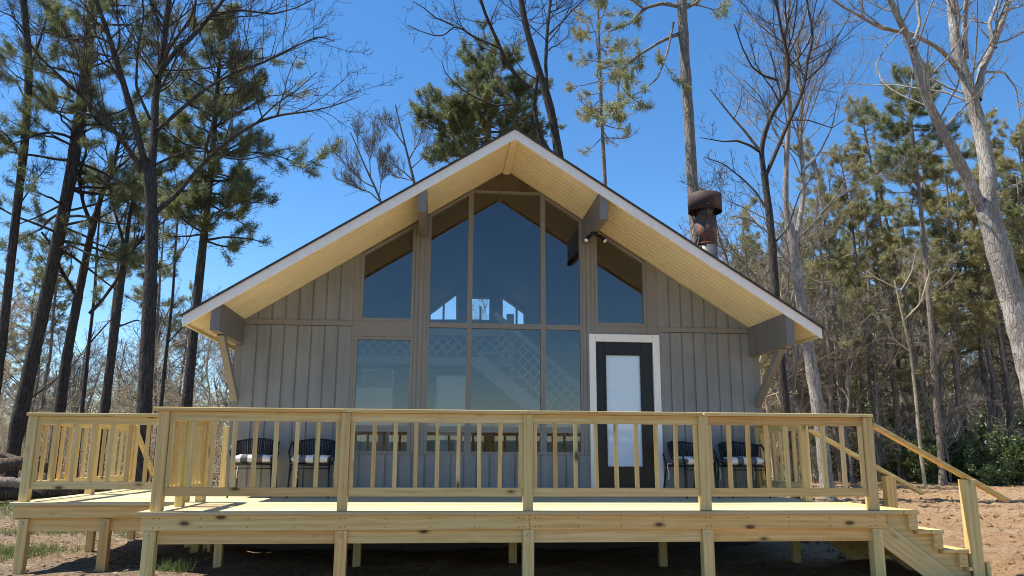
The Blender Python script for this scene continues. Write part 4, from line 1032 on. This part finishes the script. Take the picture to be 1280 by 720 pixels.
def proto_bare(k, h, mat, dens, r0=.10):
    rng = rs(200+k); n = 8; zz = np.linspace(0, h*.8, n); P = np.stack([np.cumsum(rng.normal(0, .18, n)), np.cumsum(rng.normal(0, .18, n)), zz], 1); R = np.linspace(r0, .035, n)
    limbs = []
    for j in range(9):
        i = rng.integers(2, n-1); a = rng.uniform(0, 6.28); L = h*rng.uniform(.2, .4); d = np.array([math.cos(a)*.7, math.sin(a)*.7, .75]); pts = [P[i]]; cur = P[i].copy()
        for _ in range(6): d = unit(d+rng.normal(0, .17, 3)); cur = cur+d*L/6; pts.append(cur)
        limbs.append((np.array(pts), np.linspace(R[i]*.55, .014, 7)))
    wd = Geo(); limb_mesh(wd, [(P, R)]+limbs, rng, 7); fine, _ = twigs(wd, limbs+[(P[n//2:], R[n//2:])], rng, 1.0, dens, 3, .1, .008)
    return wd.build('trunk', mat, None, org=(0, 0, 0)), fine.build('crown', mat, None, org=(0, 0, 0))
PINES = [proto_pine(0, 15.5, .56, 2.7, .6, needle_m), proto_pine(1, 17, .60, 2.4, .65, needle_far), proto_pine(2, 14, .40, 2.6, .65, needle_far), proto_pine(3, 16, .66, 2.8, .7, needle_m), proto_pine(4, 11.5, .28, 2.3, .65, needle_y), proto_pine(5, 18, .78, 2.2, .7, needle_far)]
BARES = [proto_bare(0, 11, bark_grey, .7), proto_bare(1, 13, bark_dark, .6), proto_bare(2, 9, bark_tan, .9, .06), proto_bare(3, 10, bark_grey, .8, .07)]
used = set()
def put(kind, protos, k, x, y, s, label, group, rng):
    r = thing(kind, (x, y, float(ground_h(x, y))-.1), label, 'tree', group); r.rotation_euler = (rng.normal(0, .02), rng.normal(0, .02), rng.uniform(0, 6.28)); r.scale = (s*rng.uniform(.9, 1.15),)*2+(s,)
    for o in protos[k]:
        c = o.copy(); c.parent = r; col.objects.link(c)
rng = rs(77)
def wx(px, Y): return float(at(px, 560, Y)[0])
G1 = 'pines crowding the woods beyond the clay clearing'; G2 = 'bare trees among the pines beyond the clay clearing'
def scatter(n, pxr, yr, mind, fn):
    pts = []; tries = 0
    while len(pts) < n and tries < 4000:
        tries += 1; Y = yr[0]+(yr[1]-yr[0])*rng.random()**1.15; px = rng.uniform(*pxr); x = wx(px, Y)
        if all((x-a)**2+(Y-b)**2 > mind**2 for a, b in pts): pts.append((x, Y)); fn(x, Y)
scatter(116, (930, 1385), (23, 64), 1.0, lambda x, y: put('pine_tree', PINES, rng.choice(6, p=[.18, .18, .2, .12, .16, .16]), x, y, rng.uniform(.82, 1.12), 'slender brown pine crowded among the others in the woods beyond the clay clearing', G1, rng))
scatter(52, (925, 1370), (21, 50), 1.1, lambda x, y: put('bare_tree', BARES, rng.integers(4), x, y, rng.uniform(.55, 1.0), 'thin leafless tree tangled among the pines beyond the clay clearing', G2, rng))
scatter(40, (-80, 310), (20, 58), 1.8, lambda x, y: put('bare_tree', BARES, rng.integers(4), x, y, rng.uniform(.6, 1.0), 'grey leafless tree in the open woods behind the left deck wing', 'bare trees in the woods behind the left deck wing', rng))
scatter(9, (-80, 250), (26, 55), 4, lambda x, y: put('pine_tree', PINES, rng.integers(4), x, y, rng.uniform(.75, 1.0), 'distant green pine in the open woods behind the left deck wing', 'distant pines behind the left deck wing', rng))
scatter(8, (280, 400), (26, 46), 1.8, lambda x, y: put('bare_tree', BARES, rng.choice([0, 3]), x, y, rng.uniform(.85, 1.0), 'faint bare treetop showing over the left eave of the roof', 'bare treetops over the left eave', rng))
scatter(16, (700, 1010), (18, 38), 1.6, lambda x, y: put('bare_tree', BARES, rng.choice([0, 3, 2]), x, y, rng.uniform(1.0, 1.4), 'bare grey treetop showing over the right roof slope near the chimney', 'bare treetops over the right roof slope', rng))
scatter(9, (525, 680), (16, 34), 1.6, lambda x, y: put('bare_tree', BARES, rng.choice([0, 3, 2]), x, y, rng.uniform(.6, .8), 'low bare tree behind the cabin, glimpsed through the upper back windows', 'trees glimpsed through the back windows', rng))
scatter(12, (815, 1060), (24, 40), 1.8, lambda x, y: put('pine_tree', PINES, rng.integers(5), x, y, rng.uniform(.72, .9), 'low green pine top showing over the right roof slope near the chimney', 'pine tops over the right roof slope', rng))
for pr in PINES+BARES:
    for o in pr: bpy.data.objects.remove(o)

# --- evergreen shrubs at the clearing edge
def proto_shrub(k, mat, n, h, w_, size):
    rng = rs(300+k); wd = Geo(); st = []
    for j in range(14):
        a = rng.uniform(0, 6.28); d = unit(np.array([math.cos(a)*.6, math.sin(a)*.6, 1.0])); pts = [np.zeros(3)]; cur = np.zeros(3); L = h*rng.uniform(.6, 1.05)
        for _ in range(5): d = unit(d+rng.normal(0, .18, 3)); cur = cur+d*L/5*np.array([w_/h*1.3, w_/h*1.3, 1]); pts.append(cur)
        st.append(pts)
    P = np.array(st); R = np.broadcast_to(np.linspace(.03, .01, 6), P.shape[:2]); V, q = tubes(P, R, 5); wd.add(V, q)
    pos, tan, rad, rem, L = sample_along(P, R, rng, 6.5, .15, 1.0, 6); SP, SR = spawn(pos, tan, rng.uniform(.2, .75, len(pos))*w_*.6, np.full(len(pos), .008), rng, (30, 80), .2, .05, 4, .5)
    V, q = tubes(SP, SR, 3); wd.add(V, q); c, *_ = sample_along(SP, SR, rng, 7, .2, 1.0, 2); c = c[c[:, 2] > .05]
    V, Q = leaves(c, rng, n, .07, size); g = Geo(); g.add(V, Q)
    return wd.build('stem', bark_dark, None, org=(0, 0, 0)), g.build('leaves', mat, None, False, org=(0, 0, 0))
SHR = [proto_shrub(0, holly_m, 9, 2.4, 1.5, .115), proto_shrub(1, holly_m, 9, 1.7, 1.5, .12), proto_shrub(2, bright_m, 9, 2.0, 1.4, .11), proto_shrub(3, bright_m, 5, 1.2, 1.0, .09)]
def shrub(k, px, py, s, label, group=None, Y=None):
    Yg = Y; x = wx(px, Yg); r = thing('evergreen_shrub', (x, Yg, float(ground_h(x, Yg))-.03), label, 'shrub', group); r.rotation_euler.z = rng.uniform(0, 6.28); r.scale = (s,)*3
    for o in SHR[k]: c = o.copy(); c.parent = r; col.objects.link(c)
shrub(0, 1172, 610, 1.15, 'dark glossy evergreen shrub behind the top of the stair handrail', Y=23.5)
shrub(2, 1150, 610, 1.1, 'light green leafy shrub behind the stair handrail, beside the dead sapling', Y=22)
shrub(1, 1200, 610, 1.0, 'low dark shrub between the light green shrubs at the clearing edge', Y=22.5)
shrub(2, 1262, 605, 1.15, 'tall light green shrub below the huge pale forked tree', Y=21)
shrub(1, 1240, 605, .7, 'small greyish round shrub at the foot of the tall light green shrub', Y=20)
shrub(0, 1300, 605, 1.1, 'dark evergreen shrub cut by the right edge of the picture', Y=20.5)
shrub(0, 1120, 600, 1.0, 'dark evergreen shrub seen just over the deck corner post', Y=25)
shrub(3, 1100, 600, 1.2, 'thin olive bush behind the deck corner post', Y=24)
shrub(0, 1105, 560, 1.9, 'tall dark-leaved holly rising between the pines above the deck corner', Y=30)
shrub(0, 1232, 560, 1.9, 'tall ivy-dark holly between the pines above the light green shrub', Y=29)
shrub(1, 1050, 600, 1.2, 'dark shrub seen through the right deck balusters', Y=27)
for o in [a for p in SHR for a in p]: bpy.data.objects.remove(o)

# --- far woods, undergrowth, litter, grass: countless
def far_woods():
    g = Geo(); w_ = Geo(); rng = rs(500)
    for k in range(330):
        Y = rng.uniform(58, 120); px = rng.uniform(-120, 1420); 
        if 380 < px < 700 and rng.random() < .7: continue
        x = wx(px, Y); z0 = float(ground_h(x, Y)); h = rng.uniform(8, 15)*(1.0 if px > 900 else .62); P = np.array([[x, Y, z0-.3], [x+rng.normal(0, .3), Y, z0+h*.5], [x+rng.normal(0, .5), Y, z0+h]])
        V, q = tubes(P[None], np.array([[.22, .17, .05]])*rng.uniform(.6, 1.1), 5); w_.add(V, q)
        n = 70 if px > 900 else 12; C = P[2]+rng.normal(0, 1, (n, 3))*np.array([1.4, 1.4, h*.22])-np.array([0, 0, h*.34]); V, T = needles(C, np.tile([0, 0, 1.], (n, 1)), rng, 16, .75, .045); g.add(V, None, T)
        n = 34; b = P[1]+(P[2]-P[1])*rng.uniform(-.4, 1, (n, 1)); SP, SR = spawn(b, np.tile([0, 0, 1.], (n, 1)), rng.uniform(1, 3.2, n), np.full(n, .028), rng, (25, 75), .2, .1, 4, .4); V, q = tubes(SP, SR, 3); w_.add(V, q)
    o = w_.build('distant_woods', bark_grey); tag(o, 'far grey trunks and branches of the woods on the horizon', 'woods', None, 'stuff')
    o = g.build('distant_foliage', needle_far, None, False); tag(o, 'far hazy green foliage of the woods on the horizon', 'foliage', None, 'stuff')
far_woods()
def undergrowth():
    g = Geo(); rng = rs(501); lf = Geo()
    N = 1050
    for k in range(N):
        right = rng.random() < .58
        if right: Y = rng.uniform(22, 60); px = rng.uniform(900, 1400)
        else: Y = rng.uniform(19, 60); px = rng.uniform(-120, 420)
        x = wx(px, Y); z = float(ground_h(x, Y)); h = rng.uniform(.8, 4.6); n = rng.integers(2, 5)
        st = unit(rng.normal(0, .22, (n, 3))+np.array([0, 0, 1.])); SP, SR = spawn(np.tile([x, Y, z], (n, 1))+rng.normal(0, .15, (n, 3))*np.array([1, 1, 0]), st, np.full(n, h)*rng.uniform(.6, 1, n), np.full(n, .022), rng, (0, 22), .12, .05, 6, .35)
        V, q = tubes(SP, SR, 4); g.add(V, q)
        pos, tan, rad, rem, L = sample_along(SP, SR, rng, 4.5, .2, 1, 5); TP, TR = spawn(pos, tan, rng.uniform(.25, 1.0, len(pos)), np.full(len(pos), .010), rng, (25, 75), .2, .06, 4, .5); V, q = tubes(TP, TR, 3); g.add(V, q)
        pos, tan, rad, rem, L = sample_along(TP, TR, rng, 4.0, .2, 1, 2); TP, TR = spawn(pos, tan, rng.uniform(.12, .5, len(pos)), np.full(len(pos), .007), rng, (25, 75), .2, .06, 3, .5); V, q = tubes(TP, TR, 3); g.add(V, q)
        if rng.random() < .7: V, Q = leaves(TP[:, -1][rng.random(len(TP)) < .6], rng, 4, .10, .075); lf.add(V, Q)
    o = g.build('undergrowth', bark_tan); tag(o, 'tan tangle of bare brush under the trees', 'brush', None, 'stuff')
    o = lf.build('undergrowth_leaves', olive_m, None, False); tag(o, 'sparse green leaves scattered through the brush', 'foliage', None, 'stuff')
undergrowth()
def scatter_leaves():
    rng = rs(502); N = 15000
    x = np.concatenate([rng.uniform(-16, -3.5, N//2), rng.uniform(-30, 36, N-N//2)]); y = np.concatenate([rng.uniform(-3, 14, N//2), rng.uniform(19, 45, N-N//2)])
    C = np.stack([x, y, ground_h(x, y)+.02], 1); V, Q = leaves(C, rng, 1, .01, .09); V[:, 2] = np.repeat(C[:, 2], 4)+(V[:, 2]-np.repeat(C[:, 2], 4))*.35
    g = Geo(); g.add(V, Q); o = g.build('leaf_litter', litter_m, None, False); tag(o, 'dry brown leaves scattered on the ground', 'leaf litter', None, 'stuff')
scatter_leaves()
def clods():
    rng = rs(503); N = 9000; g = Geo(); u = np.array([[1, 0, 0], [0, 1, 0], [-1, 0, 0], [0, -1, 0], [0, 0, 1], [0, 0, -1]], float); T = np.array([[0, 1, 4], [1, 2, 4], [2, 3, 4], [3, 0, 4], [1, 0, 5], [2, 1, 5], [3, 2, 5], [0, 3, 5]])
    x = rng.uniform(3.8, 30, N); y = -4+26*rng.random(N); s = .012+.065*rng.random(N)**4
    C = np.stack([x, y, ground_h(x, y)+.2*s], 1); V = C[:, None, :]+u[None]*s[:, None, None]*rng.uniform(.5, 1.3, (N, 6, 3))
    g.add(V, None, (T[None]+(np.arange(N)*6)[:, None, None]).reshape(-1, 3)); o = g.build('clay_rubble', ground_m, None, False); tag(o, 'small red clay clods scattered over the clearing', 'rubble', None, 'stuff')
clods()
def grass():
    rng = rs(504); cs = []
    for px, py, n, sp in ((22, 692, 150, .28), (60, 668, 90, .3), (84, 655, 60, .3), (25, 628, 420, 1.1), (10, 640, 240, 1.2), (60, 620, 160, .8), (216, 714, 26, .07), (150, 668, 30, .3), (1250, 606, 300, 1.6), (1215, 606, 120, 1.2)):
        d = _f*F+_r*(px-640)+_u*(360-py); t = (GZ-CAM[2])/d[2]; p = CAM+t*d; cs.append(p[:2]+rng.normal(0, sp, (n, 2))*np.array([1.3, 1]))
    c = np.concatenate(cs); K = len(c); n = 9; C = np.repeat(np.stack([c[:, 0], c[:, 1], ground_h(c[:, 0], c[:, 1])], 1), n, 0)+rng.normal(0, .035, (K*n, 3))*np.array([1, 1, 0])
    d = unit(rng.normal(0, .38, (K*n, 3))+np.array([0, 0, 1.])); L = rng.uniform(.05, .17, (K*n, 1)); s = unit(np.cross(d, rng.normal(size=(K*n, 3))))*.004
    V = np.stack([C-s, C+s, C+d*L+rng.normal(0, .012, (K*n, 3))], 1).reshape(-1, 3); g = Geo(); g.add(V, None, np.arange(len(V)).reshape(-1, 3))
    o = g.build('grass', grass_m, None, False); tag(o, 'patchy green grass and weeds', 'grass', None, 'stuff')
grass()
# --- fallen logs at the left
def log(pts, r0, r1, Y, label):
    P = np.array([at(x, y, yy) for (x, y), yy in zip(pts, Y)]); rng = rs(int(r0*1000)); Q, r = knobby(P, np.linspace(r0, r1, len(P)), rng, 30, .05)
    o = MB().tube([tuple(q_) for q_ in Q], list(r), 14).build('fallen_log', bark_pine if r0 > .14 and r0 < .18 else bark_log, None, smooth=True, org=tuple(P[0])); o.location = tuple(P[0]); tag(o, label, 'log', 'fallen logs beside the deck wing')
log([(-60, 596), (-20, 588), (10, 580), (34, 578), (60, 584)], .22, .15, (11, 11, 11.1, 11.3, 11.6), 'thick pale fallen log on top of the pile behind the left deck wing')
log([(-60, 606), (-20, 603), (10, 602), (36, 606), (55, 612)], .15, .10, (10.6, 10.5, 10.4, 10.4, 10.5), 'thinner pale log lying in front of the thick one')
log([(-60, 622), (-10, 618), (40, 616), (90, 612), (140, 608)], .19, .15, (11.0, 11.2, 11.4, 11.7, 12), 'dark rotting log at the bottom of the pile')
log([(-40, 566), (0, 568), (30, 576), (55, 570)], .10, .06, (11.5, 11.3, 11.2, 11.2), 'slim broken limb resting on top of the thick log')
bpy.context.view_layer.update()
